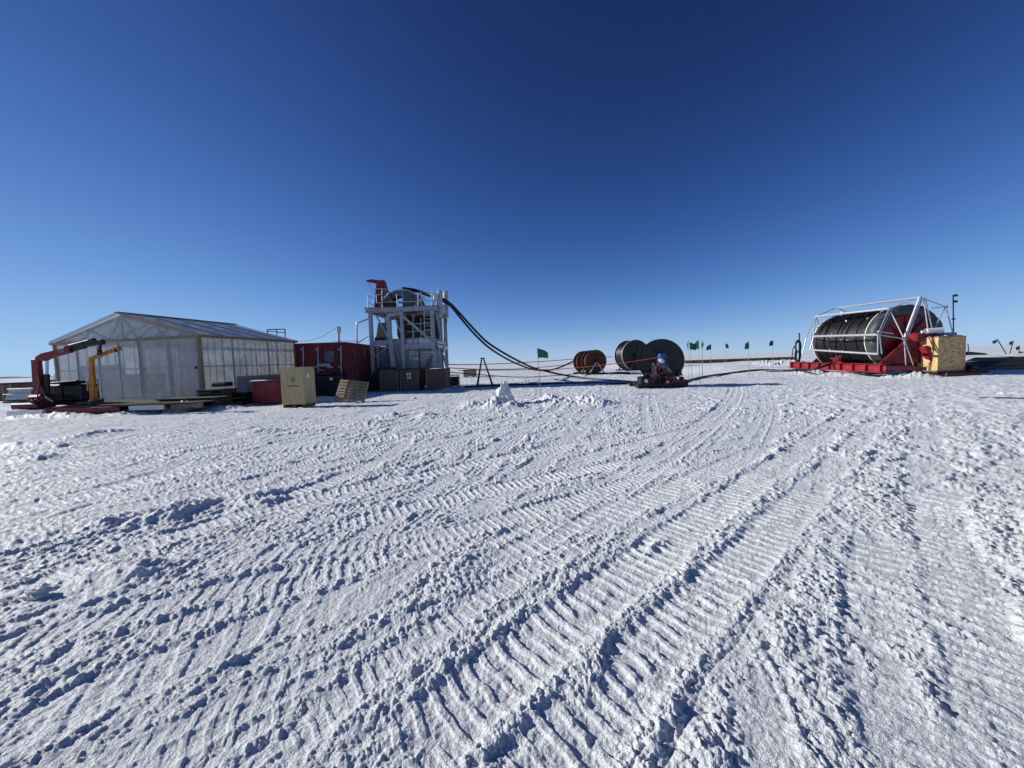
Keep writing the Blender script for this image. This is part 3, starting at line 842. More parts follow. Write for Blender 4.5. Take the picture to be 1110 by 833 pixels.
mb = MB(); mb.box((gx(240, 17.7), 17.7, 1.0), (.68, .5, .20), bev=.05); mb.tube([(gx(235, 17.7), 17.5, .94), (gx(248, 17.7), 17.5, 1.02)], .05); tag(mb.build('equipment_case', M['black']), 'small black case lying on top of the pallet stack by shelter corner', 'case')

Yr = 17.6
rc = thing('red_crate', (gx(286, Yr), Yr, 0), 'plain red shipping crate standing left of the tall plywood crate', 'crate')
w = gx(302, Yr) - gx(271.5, Yr)
mb = MB(); mb.box((gx(286.7, Yr), Yr + .55, .55), (w, 1.1, 1.0), bev=.02); cb = mb.build('body', M['red'], rc)
mb = MB(); mb.box((gx(286.7, Yr), Yr + .55, 1.075), (w + .04, 1.14, .045)); mb.build('lid', M['red'], rc)
for s_ in (-1, 1):
    mb = MB(); mb.box((gx(286.7, Yr) + s_ * (w / 2 - .08), Yr - .012, .55), (.1, .02, 1.0)); mb.build('batten', M['red'], rc)

for (px_, Y_, z_, rx_, lab_) in ((283, 18.1, 1.1, .5, 'thin snow dusting on lid of the red crate'), (421, 24.0, 1.28, .4, 'thin snow dusting on lid of leftmost brown crate'), (472, 23.9, 1.3, .45, 'thin snow dusting on lid of rightmost brown crate')):
    mb = MB(); mb.lathe((gx(px_, Y_), Y_, z_ - .01), (0, 0, 1), [(0, rx_), (.03, rx_ * .75), (.05, .01)], 18); tag(mb.build('snow_patch', M['snow']), lab_, 'snow')
# tall plywood crate on its pallet, front face turned slightly left
Yk = 15.75
A_ = Vector((gx(303.2, Yk), Yk, 0)); B_ = Vector((gx(328, Yk - .1), Yk - .1, 0)); C_ = Vector((gx(340.5, Yk + .6), Yk + .6, 0))
e1 = (B_ - A_); e2 = Vector((-e1.y, e1.x, 0)).normalized() * 1.0
e2 = (C_ - B_)
D_ = A_ + e2
pc = thing('plywood_crate', tuple((A_ + C_) / 2), 'tall pale plywood crate on feet, tallest box left of the pallets', 'crate')
mb = MB(); zt = 1.62
mb.hexa([A_ + Vector((0, 0, .14)), B_ + Vector((0, 0, .14)), C_ + Vector((0, 0, .14)), D_ + Vector((0, 0, .14)), A_ + Vector((0, 0, zt)), B_ + Vector((0, 0, zt)), C_ + Vector((0, 0, zt)), D_ + Vector((0, 0, zt))])
bd = mb.build('body', M['ply'], pc)
mb = MB(); ctr = (A_ + C_) / 2
mb.hexa([ctr + (q - ctr) * 1.025 + Vector((0, 0, z)) for z in (zt + .003, zt + .04) for q in (A_, B_, C_, D_)]); mb.build('lid', M['ply'], pc)
for t in (.08, .5, .92):
    a = A_.lerp(B_, t); mb = MB(); mb.beam(a + e2 * .02 + Vector((0, 0, .065)), a + e2 * .98 + Vector((0, 0, .065)), .1, .13); mb.build('foot', M['woodb'], pc)
n1 = Vector((e1.y, -e1.x, 0)).normalized() * .006
def onface(t, z): return A_ + e1 * t + n1 + Vector((0, 0, z))
mb = MB()      # faint stencilled emblem and one worn line of lettering
for k in range(14):
    a0, a1 = 2 * math.pi * k / 14, 2 * math.pi * (k + .7) / 14
    mb.beam(onface(.54 + .085 * math.cos(a0), 1.17 + .1 * math.sin(a0)), onface(.54 + .085 * math.cos(a1), 1.17 + .1 * math.sin(a1)), .004, .016)
mb.beam(onface(.47, 1.17), onface(.61, 1.17), .004, .016); mb.beam(onface(.54, 1.07), onface(.54, 1.27), .004, .016)
for k in range(15):
    t = .30 + k * .034; mb.beam(onface(t, .87), onface(t + .012, .93), .004, .016); mb.beam(onface(t, .90), onface(t + .022, .90), .004, .012)
mb.build('stencil_mark', M['olddeck'], bd)
mb = MB(); n2 = Vector((e2.y, -e2.x, 0)).normalized() * .006
mb.slab([B_ + e2 * .35 + n2 + Vector((0, 0, 1.22)), B_ + e2 * .5 + n2 + Vector((0, 0, 1.22)), B_ + e2 * .5 + n2 + Vector((0, 0, 1.42)), B_ + e2 * .35 + n2 + Vector((0, 0, 1.42))], n2 * .5); mb.build('paper_label', M['white'], bd)

# two slatted crate sides leaning behind one another
def leaning(px0, px1, Y, top, lean, ry, label, roll=0.0):
    X0, X1 = gx(px0, Y), gx(px1, Y) ; w = X1 - X0
    X = Vector((math.cos(ry), math.sin(ry), 0)); B = Vector((-math.sin(ry), math.cos(ry), 0))
    Z = (Vector((0, 0, 1)) * math.cos(lean) + (B * math.sin(lean))).normalized(); N = X.cross(Z).normalized()
    Q = Matrix.Rotation(roll, 3, N); X = Q @ X; Z = Q @ Z
    o0 = Vector((X0, Y, .02 + max(0, -X.z) * w))
    t = thing('slatted_pallet', tuple(o0), label, 'pallet', 'leaning slatted pallets')
    for a in (.05, .5, .95):
        mb = MB(); mb.box(o0 + X * w * a + Z * top / 2, (.09, .10, top), ax=(X, N, Z)); mb.build('stringer', M['timber'], t)
    n = 7
    for k in range(n):
        mb = MB(); mb.box(o0 + X * w / 2 + Z * (top * (k + .5) / n) + N * .065, (w, .02, top / n * .74), ax=(X, N, Z)); mb.build('slat', M['timber'], t)
leaning(361, 379, 17.5, 1.02, .40, -.25, 'rear leaning slatted pallet, mostly hidden behind the other pallet', -.10)
leaning(370, 392, 16.9, .98, .50, .16, 'front leaning slatted pallet resting before the red container', -.16)

# ================================================================== red container
Yb = 22.0
xL, xR = gx(322, Yb), gx(374.5, Yb)
zc0, zc1 = .12, 3.02
rb = thing('red_container', ((xL + xR) / 2, Yb + 3, 0), 'dark red corrugated container between shelter and tower', 'container')
mb = MB()
# corrugated long right side and short front as one hull of pleats
def pleats(a, b, nrm, z0, z1, n, d):
    a = Vector(a); b = Vector(b); nrm = Vector(nrm)
    pts = []
    for k in range(n):
        for t, q in ((0, 0), (.35, 0), (.5, 1), (.85, 1)):
            pts.append(a.lerp(b, (k + t) / n) + nrm * q * d)
    pts.append(b)
    vs_ = [p + Vector((0, 0, z0)) for p in pts] + [p + Vector((0, 0, z1)) for p in pts]
    m_ = len(pts)
    mb.add(vs_, [(i, i + 1, i + 1 + m_, i + m_) for i in range(m_ - 1)])
pleats((xR, Yb + .1, 0), (xR, Yb + 6.0, 0), (-1, 0, 0), zc0 + .12, zc1 - .1, 20, .045)
pleats((xL, Yb + .1, 0), (xL, Yb + 6.0, 0), (1, 0, 0), zc0 + .12, zc1 - .1, 20, .045)
pleats((xL + .06, Yb + .02, 0), (xR - .06, Yb + .02, 0), (0, 1, 0), zc0 + .12, zc1 - .1, 9, .035)
mb.box(((xL + xR) / 2, Yb + 6.0, (zc0 + zc1) / 2), (xR - xL - .2, .06, zc1 - zc0 - .2))
mb.build('corrugated_wall', M['redbox'], rb)
mb = MB()
for x in (xL, xR):
    mb.beam((x, Yb - .02, zc1 - .05), (x, Yb + 6.06, zc1 - .05), .1, .11); mb.beam((x, Yb - .02, zc0 + .05), (x, Yb + 6.06, zc0 + .05), .12, .14)
    for y in (Yb, Yb + 6.04): mb.beam((x, y, zc0 + .13), (x, y, zc1 - .11), .14, .12)
for y in (Yb, Yb + 6.04):
    mb.beam((xL + .08, y, zc1 - .05), (xR - .08, y, zc1 - .05), .1, .11); mb.beam((xL + .08, y, zc0 + .05), (xR - .08, y, zc0 + .05), .12, .14)
mb.build('frame', M['redbox'], rb)
mb = MB(); mb.box(((xL + xR) / 2, Yb + 3.02, zc1 - .03), (xR - xL - .12, 5.9, .03)); mb.build('roof', M['redbox'], rb)
def fb(px, py, dy=0): return at(px, py, Yb - .07 + dy)
for px in (328.5, 344.5, 369.5):
    mb = MB(); mb.tube([fb(px, 375.5), fb(px + .6, 408)], .035); lb = mb.build('lock_bar', M['galv'], rb)
    mb = MB()
    for py in (379, 398): mb.box(fb(px - 1.3, py, -.02), (.16, .05, .07))
    mb.build('bracket', M['galv'], lb)
mb = MB(); mb.slab([fb(352, 381), fb(362, 381), fb(362, 392.5), fb(352, 392.5)], (0, .03, 0)); mb.build('window', M['grey'], rb)
mb = MB(); mb.box(fb(351, 396), (.75, .05, .16)); mb.box(fb(358, 398.3, .01), (.36, .08, .1)); mb.tube([fb(345, 401), fb(352, 402)], .03); mb.build('rail_shelf', M['galv'], rb)
mb = MB()
for y, z, h_, w_ in ((23.2, 2.55, .32, .14), (23.3, 1.9, .3, .16), (24.9, 2.5, .5, .3), (26.2, 2.3, .5, .3), (23.6, 1.1, .3, .2)):
    mb.box((xR + .03, y, z), (.02, w_, h_))
mb.build('side_plate', M['grey'], rb)
mb = MB(); mb.box((gx(357.5, 21.4), 21.4, .62), (gx(374, 21.4) - gx(342, 21.4), .7, 1.24), bev=.1); mb.box((gx(352, 21.2), 21.2, 1.28), (.9, .5, .14), bev=.04)
dt = tag(mb.build('dark_bin', M['black']), 'tall black bin standing in front of the red container end', 'bin')
mb = MB(); mb.tube([fb(359, 409.5, -1.05), fb(359, 412, -1.02)], .08); o = mb.build('white_cap', M['white'], dt); o.location = Vector(BASE['white_cap'] if 0 else (0, 0, 0))
# flue
mb = MB(); f0, f1 = at(367, 373.8, 23.6), at(367, 360.5, 23.6)
mb.tube([f0 - Vector((0, 0, .15)), f1], .09, 14); fl = thing('flue_pipe', tuple(f0), 'short silver flue pipe on top of the red container', 'chimney')
mb.build('pipe', M['alu'], fl)
mb = MB(); mb.tube([f1 - Vector((0, 0, .01)), f1 + Vector((0, 0, .28))], .15, 14); mb.tube([f1 + Vector((0, 0, .28)), f1 + Vector((0, 0, .36))], [.15, .05], 14); mb.build('cowl', M['alu'], fl)
mb = MB(); pts = [S(0, LEN, EAVE).lerp(at(363, 356.5, 23.6), t) - Vector((0, 0, .25 * math.sin(math.pi * t))) for t in [k / 12 for k in range(13)]]
mb.tube(pts, .016, 5); mb.tube([at(363, 356.5, 23.6), at(366, 361, 23.6)], .02, 5)
tag(mb.build('guy_wire', M['blacksteel']), 'thin wire running from shelter eave to silver flue pipe', 'wire')
# pipe frame behind shelter
mb = MB(); Yq = 26.5
mb.tube([at(290, 357.5, Yq), at(309, 357, Yq)], .035, 6); mb.tube([at(309, 357, Yq), at(309.6, 398, Yq)], .035, 6); mb.tube([at(300, 357.3, Yq), at(300.5, 398, Yq)], .03, 6); mb.tube([at(290, 357.5, Yq), at(290.5, 398, Yq)], .03, 6); mb.tube([at(289, 359, Yq), at(309, 361, Yq)], .03, 6)
tag(mb.build('rail_frame', M['blacksteel']), 'dark pipe rail frame showing above the far end of shelter roof', 'railing')
# bent vent pipe from tower to container
mb = MB(); mb.tube(smoothpath([at(400, 345.5, 26), at(396, 347, 26), at(388.5, 350, 26), at(386.8, 353, 26), at(387, 373, 26)], 4), .06, 8)
mb.tube([at(388, 372, 26), at(399.5, 364.5, 26)], .035, 6); mb.tube([at(363, 370, 25.5), at(387, 370, 25.5)], .02, 5)
tag(mb.build('vent_pipe', M['alu']), 'bent pale pipe joining the tower to the red container roof', 'pipe')

# ================================================================== sheave tower
Y0, Y1 = 25.0, 29.0
TX0, TX1 = gx(402, Y0), gx(475, Y0)
TW = TX1 - TX0
ZD = 5.15
def T_(px, py, Y=Y0): return at(px, py, Y)
tw = thing('sheave_tower', ((TX0 + TX1) / 2, (Y0 + Y1) / 2, 0), 'tall grey steel tower with round sheave on its deck', 'tower')
def col_(x, y, z0=0, z1=ZD - .12, w=.21): mb = MB(); mb.ibeam((x, y, z0), (x, y, z1), w, w, up=(0, 1, 0)); mb.build('column', M['galv'], tw)
X_ = lambda px: gx(px, Y0)
for px in (404.5, 438.0, 471): col_(X_(px), Y0)
mb = MB(); mb.beam((X_(423.5), Y0 - .1, 4.75), (X_(428.5), Y0 - .1, .2), .26, .2, up=(0, 1, 0)); mb.beam((X_(423), Y0 - .02, 4.8), (X_(440), Y0 - .1, 4.9), .2, .2); mb.build('raking_strut', M['galv'], tw)
mb = MB(); mb.beam((X_(421.5), Y0 + .3, 4.9), (X_(421.5), Y0 + .3, .2), .36, .2, up=(0, 1, 0)); mb.build('service_duct', M['grey'], tw)
for x in (TX0 + .13, X_(438), TX1 - .1): col_(x, Y1)
col_(TX1 - .1, (Y0 + Y1) / 2, w=.2)
# deck
mb = MB()
mb.ibeam((TX0 - .1, Y0 - .15, ZD), (TX1 + .15, Y0 - .15, ZD), .2, .28); mb.ibeam((TX0 - .1, Y1 + .1, ZD), (TX1 + .15, Y1 + .1, ZD), .2, .28)
for x in (TX0, (TX0 + TX1) / 2, TX1 + .05): mb.ibeam((x, Y0 - .04, ZD), (x, Y1, ZD), .18, .26)
mb.build('deck_beam', M['galv'], tw)
mb = MB(); mb.box(((TX0 + TX1) / 2, (Y0 + Y1) / 2, ZD + .165), (TW + .3, Y1 - Y0 + .4, .04)); mb.build('deck_plate', M['grey'], tw)
# intermediate beams and braces
mb = MB(); mb.ibeam((X_(439.5), Y0, 2.75), (X_(470), Y0, 2.75), .16, .34); mb.beam((X_(406), Y0, 3.1), (X_(426), Y0, 3.1), .14, .26); mb.build('cross_beam', M['galv'], tw)
mb = MB(); mb.beam((X_(439), Y0 - .02, 4.75), (X_(471), Y0 - .02, 3.0), .15, .15, up=(0, 1, 0)); mb.build('brace', M['galv'], tw)
mb = MB(); mb.beam((X_(453), Y0 - .02, .75), (X_(470), Y0 - .02, 2.15), .16, .2, up=(0, 1, 0)); mb.build('brace', M['grey'], tw)
xr = TX1 + .02
for a, b in (((Y0, 4.9), (Y0 + 2, 2.4)), ((Y0 + 2, 2.4), (Y1, 4.9)), ((Y0, .3), (Y0 + 2, 2.2)), ((Y0 + 2, 2.2), (Y1, .3))):
    mb = MB(); mb.beam((xr, a[0], a[1]), (xr, b[0], b[1]), .1, .12); mb.build('brace', M['galv'], tw)
mb = MB(); mb.ibeam((xr, Y0 + .1, 2.75), (xr, Y1, 2.75), .14, .2); mb.beam((xr + .02, Y0 - .12, 3.0), (xr + .5, Y0 + .1, 2.9), .12, .14); mb.build('side_beam', M['alu'], tw)
mb = MB(); mb.ibeam((TX0, Y0 + .1, 3.1), (TX0, Y1, 3.1), .14, .2); mb.build('side_beam', M['galv'], tw)
# enclosed cabin inside, lower half
cab = MB(); cab.box(((X_(421) + X_(470)) / 2, Y0 + 1.7, 1.75), (X_(470) - X_(421), 2.4, 3.2), bev=.03); cb = cab.build('cabin', M['alu'] if 0 else M['galv'], tw)
yc = Y0 + .5
mb = MB(); mb.slab([T_(443.5, 380.5, yc - .02), T_(454, 380.5, yc - .02), T_(454, 390.5, yc - .02), T_(443.5, 390.5, yc - .02)], (0, .025, 0)); mb.build('window', M['cream'], cb)
mb = MB(); mb.beam(T_(445, 386, yc - .05), T_(453.5, 386, yc - .05), .03, .05); mb.beam(T_(454.6, 379, yc - .05), T_(455, 408, yc - .05), .05, .05); mb.beam(T_(441, 379.4, yc - .05), T_(470, 379.2, yc - .05), .05, .05); mb.build('window_frame', M['blacksteel'], cb)
for pa, pb in (((441, 368.5), (452, 376)), ((454, 367.5), (469.5, 375.5))):
    mb = MB(); mb.slab([T_(pa[0], pa[1], yc - .03), T_(pb[0], pa[1], yc - .03), T_(pb[0], pb[1], yc - .03), T_(pa[0], pb[1], yc - .03)], (0, .025, 0)); mb.build('side_sheet', M['white'], cb)
mb = MB()
for k in range(7):
    mb.beam(T_(456.5, 382.5 + k * 3.4, yc - .05), T_(469, 382 + k * 3.4, yc - .05), .05, .04)
mb.build('louvre', M['alu'], cb)
mb = MB(); mb.slab([T_(407.5, 376, yc), T_(420, 376, yc), T_(420.5, 402, yc), T_(408.5, 402, yc)], (0, .06, 0)); pn = mb.build('corrugated_panel', M['grey'], tw)
mb = MB()
for k in range(9): mb.beam(T_(408.5 + k * 1.4, 376.5, yc - .02), T_(409 + k * 1.4, 401.5, yc - .02), .025, .03, up=(0, 1, 0))
mb.build('rib', M['galv'], pn)['kind'] = 'stuff'
mb = MB(); mb.slab([T_(410, 350, Y0 + 1), T_(419, 350, Y0 + 1), T_(419.5, 366, Y0 + 1), T_(407.5, 366, Y0 + 1)], (0, .8, 0)); mb.build('canvas_box', M['timber'], tw)
mb = MB(); mb.slab([T_(406, 366, Y0 + .8), T_(420, 366, Y0 + .8), T_(420, 371, Y0 + .8), T_(406, 371, Y0 + .8)], (0, .8, 0)); mb.build('winch_body', M['rust'], tw)
# machinery under the deck
mb = MB(); mb.box(((X_(418) + X_(471)) / 2, Y0 + 3.2, 4.15), (X_(471) - X_(418), .06, 1.55)); mb.build('dark_backing', M['olddeck'], tw)  # dark sheet added behind the machinery to make the tower's inside look dim
mb = MB(); mb.box(((X_(404) + X_(424)) / 2, Y0 + 3.0, 1.6), (X_(424) - X_(404), .06, 2.9)); mb.build('dark_backing', M['grey'], tw)
mb = MB()
mb.box(((X_(430) + X_(470)) / 2, Y0 + 1.8, 4.62), (X_(470) - X_(430), 1.6, .42), bev=.04)
mb.build('winch_frame', M['blacksteel'], tw)
for z, w_, mt in ((4.25, .22, 'grey'), (3.95, .3, 'olddeck'), (3.62, .24, 'grey')):
    mb = MB(); mb.tube([(X_(427), Y0 + 1.2, z), (X_(469), Y0 + 1.2, z)], w_ / 2, 10); mb.build('drive_shaft', M[mt], tw)
mb = MB()
for k in range(5): mb.tube([(X_(432 + k * 6), Y0 + .9, 4.6), (X_(434 + k * 6), Y0 + .9, 3.5)], .07, 8)
mb.tube(smoothpath([T_(428, 344, Y0 + .3), T_(434, 352, Y0 + .2), T_(431, 362, Y0 + .3), T_(436, 370, Y0 + .5)]), .035, 6)
mb.build('pipework', M['rust'], tw)
# more lattice: inner posts, diagonals and rails
for (a, b, w_, y_) in (((407, 341), (421, 366), .08, .1), ((428, 344), (437, 368), .08, .2), ((441, 396), (452, 380), .08, .2), ((448, 341), (448, 378), .09, .5), ((456, 345), (456, 378), .07, .7), ((441, 352), (470, 350), .08, .4), ((441, 360), (470, 358.5), .07, .5), ((429, 378), (437, 400), .08, .2), ((405, 388), (421, 376), .07, .05), ((410, 404), (409, 376), .06, .02)):
    mb = MB(); mb.beam(T_(*a, Y0 + y_), T_(*b, Y0 + y_), w_, w_, up=(0, 1, 0)); mb.build('lattice_bar', M['galv'], tw)
for y_, z_ in ((Y0 + .9, 1.5), (Y0 + .9, 3.9), (Y0 + 2.9, 1.5), (Y0 + 2.9, 3.9)):
    mb = MB(); mb.beam((xr, y_, z_ - .9), (xr, y_, z_ + .9), .06, .06, up=(0, 1, 0)); mb.build('lattice_bar', M['galv'], tw)
# ladder
mb = MB(); lx0, lx1 = 459.5, 466.8
for px in (lx0, lx1): mb.beam(T_(px, 331, Y0 - .2), T_(px + .8, 366, Y0 - .2), .035, .04, up=(0, 1, 0))
ld = mb.build('ladder', M['alu'], tw)
mb = MB()
for k in range(8): mb.tube([T_(lx0 + k * .1, 338 + k * 3.9, Y0 - .2), T_(lx1 + k * .1, 338 + k * 3.9, Y0 - .2)], .018, 6)
mb.build('rung', M['alu'], ld)
# sheave on deck
YS = 26.6
sc_ = Vector((gx(441, YS), YS, ZD + .12)); R1 = 22.5 / 417 * YS
mb = MB(); n = 40
def arc_ring(mb, r0, r1, y0, y1, a0=0.0, a1=math.pi, n=40, c0=None):
    c0 = c0 or sc_
    P = lambda r, a, y: c0 + Vector((math.cos(a) * r, y, math.sin(a) * r))
    for k in range(n):
        aa, ab = a0 + (a1 - a0) * k / n, a0 + (a1 - a0) * (k + 1) / n
        mb.hexa([P(r0, aa, y0), P(r1, aa, y0), P(r1, aa, y1), P(r0, aa, y1), P(r0, ab, y0), P(r1, ab, y0), P(r1, ab, y1), P(r0, ab, y1)])
arc_ring(mb, R1 * .93, R1, -.45, .45); shv = mb.build('sheave_guard', M['galv'], tw)
for ya_, yb_ in ((-.42, -.36), (.36, .42)):
    mb = MB(); arc_ring(mb, R1 * .12, R1 * .925, ya_, yb_, 0, 1.5, 16); arc_ring(mb, R1 * .70, R1 * .925, ya_, yb_, 1.5, 2.35, 8); arc_ring(mb, R1 * .50, R1 * .925, ya_, yb_, 2.35, math.pi, 10)
    mb.build('side_plate', M['grey'], shv)
mb = MB()
for k in range(16):
    a = math.pi * (k + .5) / 16
    mb.beam(sc_ + Vector((math.cos(a) * R1 * .76, -.45, math.sin(a) * R1 * .76)), sc_ + Vector((math.cos(a) * R1 * .92, -.45, math.sin(a) * R1 * .92)), .02, .04, up=(0, 1, 0))
mb.build('rib', M['grey'], shv)['kind'] = 'stuff'
mb = MB(); mb.slab([T_(447, 320, YS - .5), T_(456, 320, YS - .5), T_(462, 334, YS - .5), T_(447, 334, YS - .5)], (0, .05, 0)); ms = mb.build('drive_plate', M['grey'], tw)
mb = MB()
for k in range(14): mb.box(T_(448 + (k * 37 % 12), 321.5 + (k * 23 % 12), YS - .53), (.07 + .05 * (k % 3), .05, .09))  # pale chips stand in for speckled highlights on the plate
mb.build('highlight_specks', M['alu'], ms)
mb = MB(); mb.beam(T_(431, 322, YS - .3), T_(418, 335, YS - .3), .14, .2, up=(0, 1, 0)); mb.beam(T_(432, 328.5, YS), T_(446, 328.5, YS), .05, .08); mb.build('hose_guide', M['blacksteel'], tw)
mb = MB(); mb.tube([T_(436, 312.6, YS - .4), T_(436, 322, YS - .4)], .04); mb.build('lifting_post', M['alu'], tw)
# rails
def rail(name, pts, r=.028):
    mb = MB()
    for p in pts: mb.tube(p, r, 6)
    return mb.build(name, M['alu'], tw)
yF = Y0 - .2
rail('guard_rail', [[T_(398.5, 320, yF), T_(398.8, 336, yF)], [T_(398.5, 320.5, yF), T_(404, 324, yF + 1.2)], [T_(399, 328, yF), T_(405, 331.5, yF + 1.2)], [T_(404.5, 324, yF + 1.2), T_(404.8, 336, yF + 1.2)]])
rail('guard_rail', [[T_(404, 313.5, yF), T_(419, 313.5, yF)], [T_(414, 313, yF), T_(414.5, 336, yF)], [T_(408, 319.5, yF), T_(413.5, 319.5, yF)], [T_(408, 319.5, yF), T_(408.2, 328.5, yF)], [T_(408.2, 328.5, yF), T_(413.8, 328.5, yF)], [T_(418, 322, yF), T_(421, 318, yF)]])
rail('guard_rail', [[T_(449, 317.5, yF), T_(456.5, 317.5, yF)], [T_(456.5, 317.5, yF), T_(456.8, 335, yF)], [T_(453, 318, yF), T_(453.2, 335, yF)], [T_(430, 319, yF), T_(430.5, 336, yF)], [T_(418, 327.5, yF), T_(456, 327, yF)], [T_(453, 326, yF), T_(472, 326.5, yF)], [T_(467.5, 318, yF), T_(468, 335, yF)]], .022)
# right-hand vertical tanks and stand
for px, y in ((476.5, Y0 + .3), (483.0, Y0 + 1.6)):
    mb = MB(); a, b = T_(px, 317, y), T_(px + .6, 344, y); mb.tube([b, a], .17, 14); mb.tube([a, a + Vector((0, 0, .1))], [.17, .08], 14); mb.build('gas_cylinder', M['galv'], tw)
mb = MB(); mb.beam(T_(469.5, 318, Y0 + .2), T_(470, 334, Y0 + .2), .12, .12, up=(0, 1, 0)); mb.box(T_(472.5, 322, Y0 + .1), (.3, .3, .45), bev=.03); mb.box(T_(479.5, 336, Y0 + 1.0), (.3, .8, .5)); mb.build('cylinder_rack', M['alu'], tw)
mb = MB(); mb.tube([T_(474, 309.5, Y0), T_(474.2, 318, Y0)], .012, 5); mb.tube([T_(467, 314.5, Y0), T_(467, 320, Y0)], .015, 5); mb.build('antenna', M['alu'], tw)
# red knuckle crane on the deck
kc = thing('knuckle_crane', tuple(T_(411, 335, Y0 + 1.0)), 'small folded red crane on top left of the steel tower deck', 'crane')
yk = Y0 + 1.0
mb = MB(); mb.slab([T_(405.5, 337, yk), T_(414, 337, yk), T_(414.5, 314, yk), T_(407, 314, yk)], (0, .45, 0)); mb.build('column', M['red'], kc)
mb = MB(); mb.slab([T_(407, 318, yk - .1), T_(416.5, 320, yk - .1), T_(418, 312, yk - .1), T_(415.5, 303.5, yk - .1), T_(411, 304, yk - .1), T_(407.8, 308, yk - .1)], (0, .5, 0)); mb.build('knuckle', M['red'], kc)
mb = MB(); mb.slab([T_(411, 304, yk), T_(403, 302.8, yk), T_(397.5, 303.8, yk), T_(396.8, 305.5, yk), T_(402, 306.2, yk), T_(409, 307.8, yk)], (0, .3, 0)); mb.build('jib', M['red'], kc)
mb = MB(); mb.beam(T_(416, 316, yk - .1), T_(425, 327, yk - .1), .2, .2, up=(0, 1, 0)); mb.beam(T_(419, 313.5, yk), T_(421.5, 318, yk), .1, .1, up=(0, 1, 0)); mb.build('stay_arm', M['grey'], kc)
mb = MB(); mb.tube(smoothpath([T_(400, 306, yk), T_(401, 311, yk), T_(404, 317, yk), T_(406, 320, yk)]), .012, 5); mb.build('cable', M['blacksteel'], kc)
mb = MB(); mb.box(T_(421, 331, yk), (.9, .5, .45), bev=.05); mb.build('motor', M['rust'], kc)

# three brown crates in front of the tower
YB = 23.4
GB = 'brown crates in a row in front of the tower'
def bcrate(px0, px1, py_top, Y, dpt, label, skew=0.0, marks=None):
    X0, X1 = gx(px0, Y), gx(px1, Y); zt = at(px0, py_top, Y).z
    t = thing('brown_crate', ((X0 + X1) / 2, Y + dpt / 2, 0), label, 'crate', GB)
    mb = MB(); mb.box(((X0 + X1) / 2, Y + dpt / 2, zt / 2 + .02), (X1 - X0, dpt, zt), bev=.015); b = mb.build('body', M['woodb'], t)
    mb = MB(); mb.box(((X0 + X1) / 2, Y + dpt / 2, zt + .045), (X1 - X0 + .03, dpt + .03, .035)); mb.build('lid', M['woodb'], t)
    mb = MB()
    for x in (X0 + .03, X1 - .03): mb.box((x, Y - .008, zt / 2), (.05, .014, zt - .1))
    mb.build('batten', M['timber'], t)
    cx = (X0 + X1) / 2; zz = .28
    if marks in ('red', 'both'):
        mb = MB(); mb.box((cx, Y - .004, zz + .1), (.16, .006, .05)); mb.box((cx, Y - .004, zz - .03), (.06, .006, .18)); mb.build('red_mark', M['redbright'], b)
    if marks == 'both':
        mb = MB()
        for i in (0, 1):
            for j in (0, 1): mb.box((cx - .08 + i * .15, Y - .004, zt - .22 - j * .22), (.11, .006, .15))
        mb.build('paper_label', M['white'], b)
bcrate(411, 431, 402.5, YB, 1.2, 'leftmost brown crate of the row in front of the tower', marks='red')
bcrate(432.5, 453, 402.2, YB, 1.6, 'middle brown crate with white paper labels before the tower', marks='both')
bcrate(461, 484, 401.5, YB - .1, 1.3, 'rightmost brown crate of the row, under the tower corner', marks='red')
mb = MB(); mb.slab([at(399, 412, 24), at(409, 399, 24), at(426, 398.5, 24), at(426, 402, 24), at(411, 402.4, 24), at(411, 424, 24), at(398, 424, 24)], (0, .8, 0)); tag(mb.build('black_tarpaulin', M['black']), 'black tarpaulin heap between red container and leftmost brown crate', 'tarpaulin')
mb = MB(); mb.box((gx(452, 24.9), 24.75, 1.22), (1.6, .25, .3), bev=.05); tag(mb.build('wood_bundle', M['woodb']), 'brown timber bundle on top of crates at tower foot', 'timber')

# small red machine, far crate, trestle
Ym = 25.6
rm = thing('red_generator', (gx(492, Ym), Ym, 0), 'small red generator on the snow right of the tower', 'machine')
xa_, xb_ = gx(488, Ym), gx(496.5, Ym)
mb = MB(); mb.box(((xa_ + xb_) / 2, Ym, .42), (xb_ - xa_, .6, .6), bev=.05); mb.build('body', M['red'], rm)
mb = MB()
for x in (xa_, xb_):
    for y in (-.32, .32): mb.tube([(x, Ym + y, 0), (x, Ym + y, .82)], .025, 6)
for y in (-.32, .32): mb.tube([(xa_, Ym + y, .82), (xb_, Ym + y, .82)], .025, 6)
mb.build('roll_frame', M['blacksteel'], rm)
mb = MB(); mb.box((gx(490, Ym), Ym - .31, .5), (.16, .02, .2)); mb.build('control_panel', M['grey'], rm)
Yf = 42
mb = MB(); mb.box((gx(509, Yf), Yf, .5), (gx(516, Yf) - gx(502.5, Yf), 1.0, .75), bev=.03)
for i in (-.35, .35): mb.box((gx(509, Yf) + i, Yf, .06), (.12, 1.0, .12))
mb.box((gx(503.5, Yf), Yf - .52, .45), (.2, .04, .8)); tag(mb.build('distant_crate', M['timber']), 'lone wooden crate on the snow beyond the trestle', 'crate')
Yt = 24.6
ta = thing('trestle', (gx(525, Yt), Yt, 0), 'dark brown A frame trestle standing right of the tower', 'trestle')
ap = at(523, 388.5, Yt)
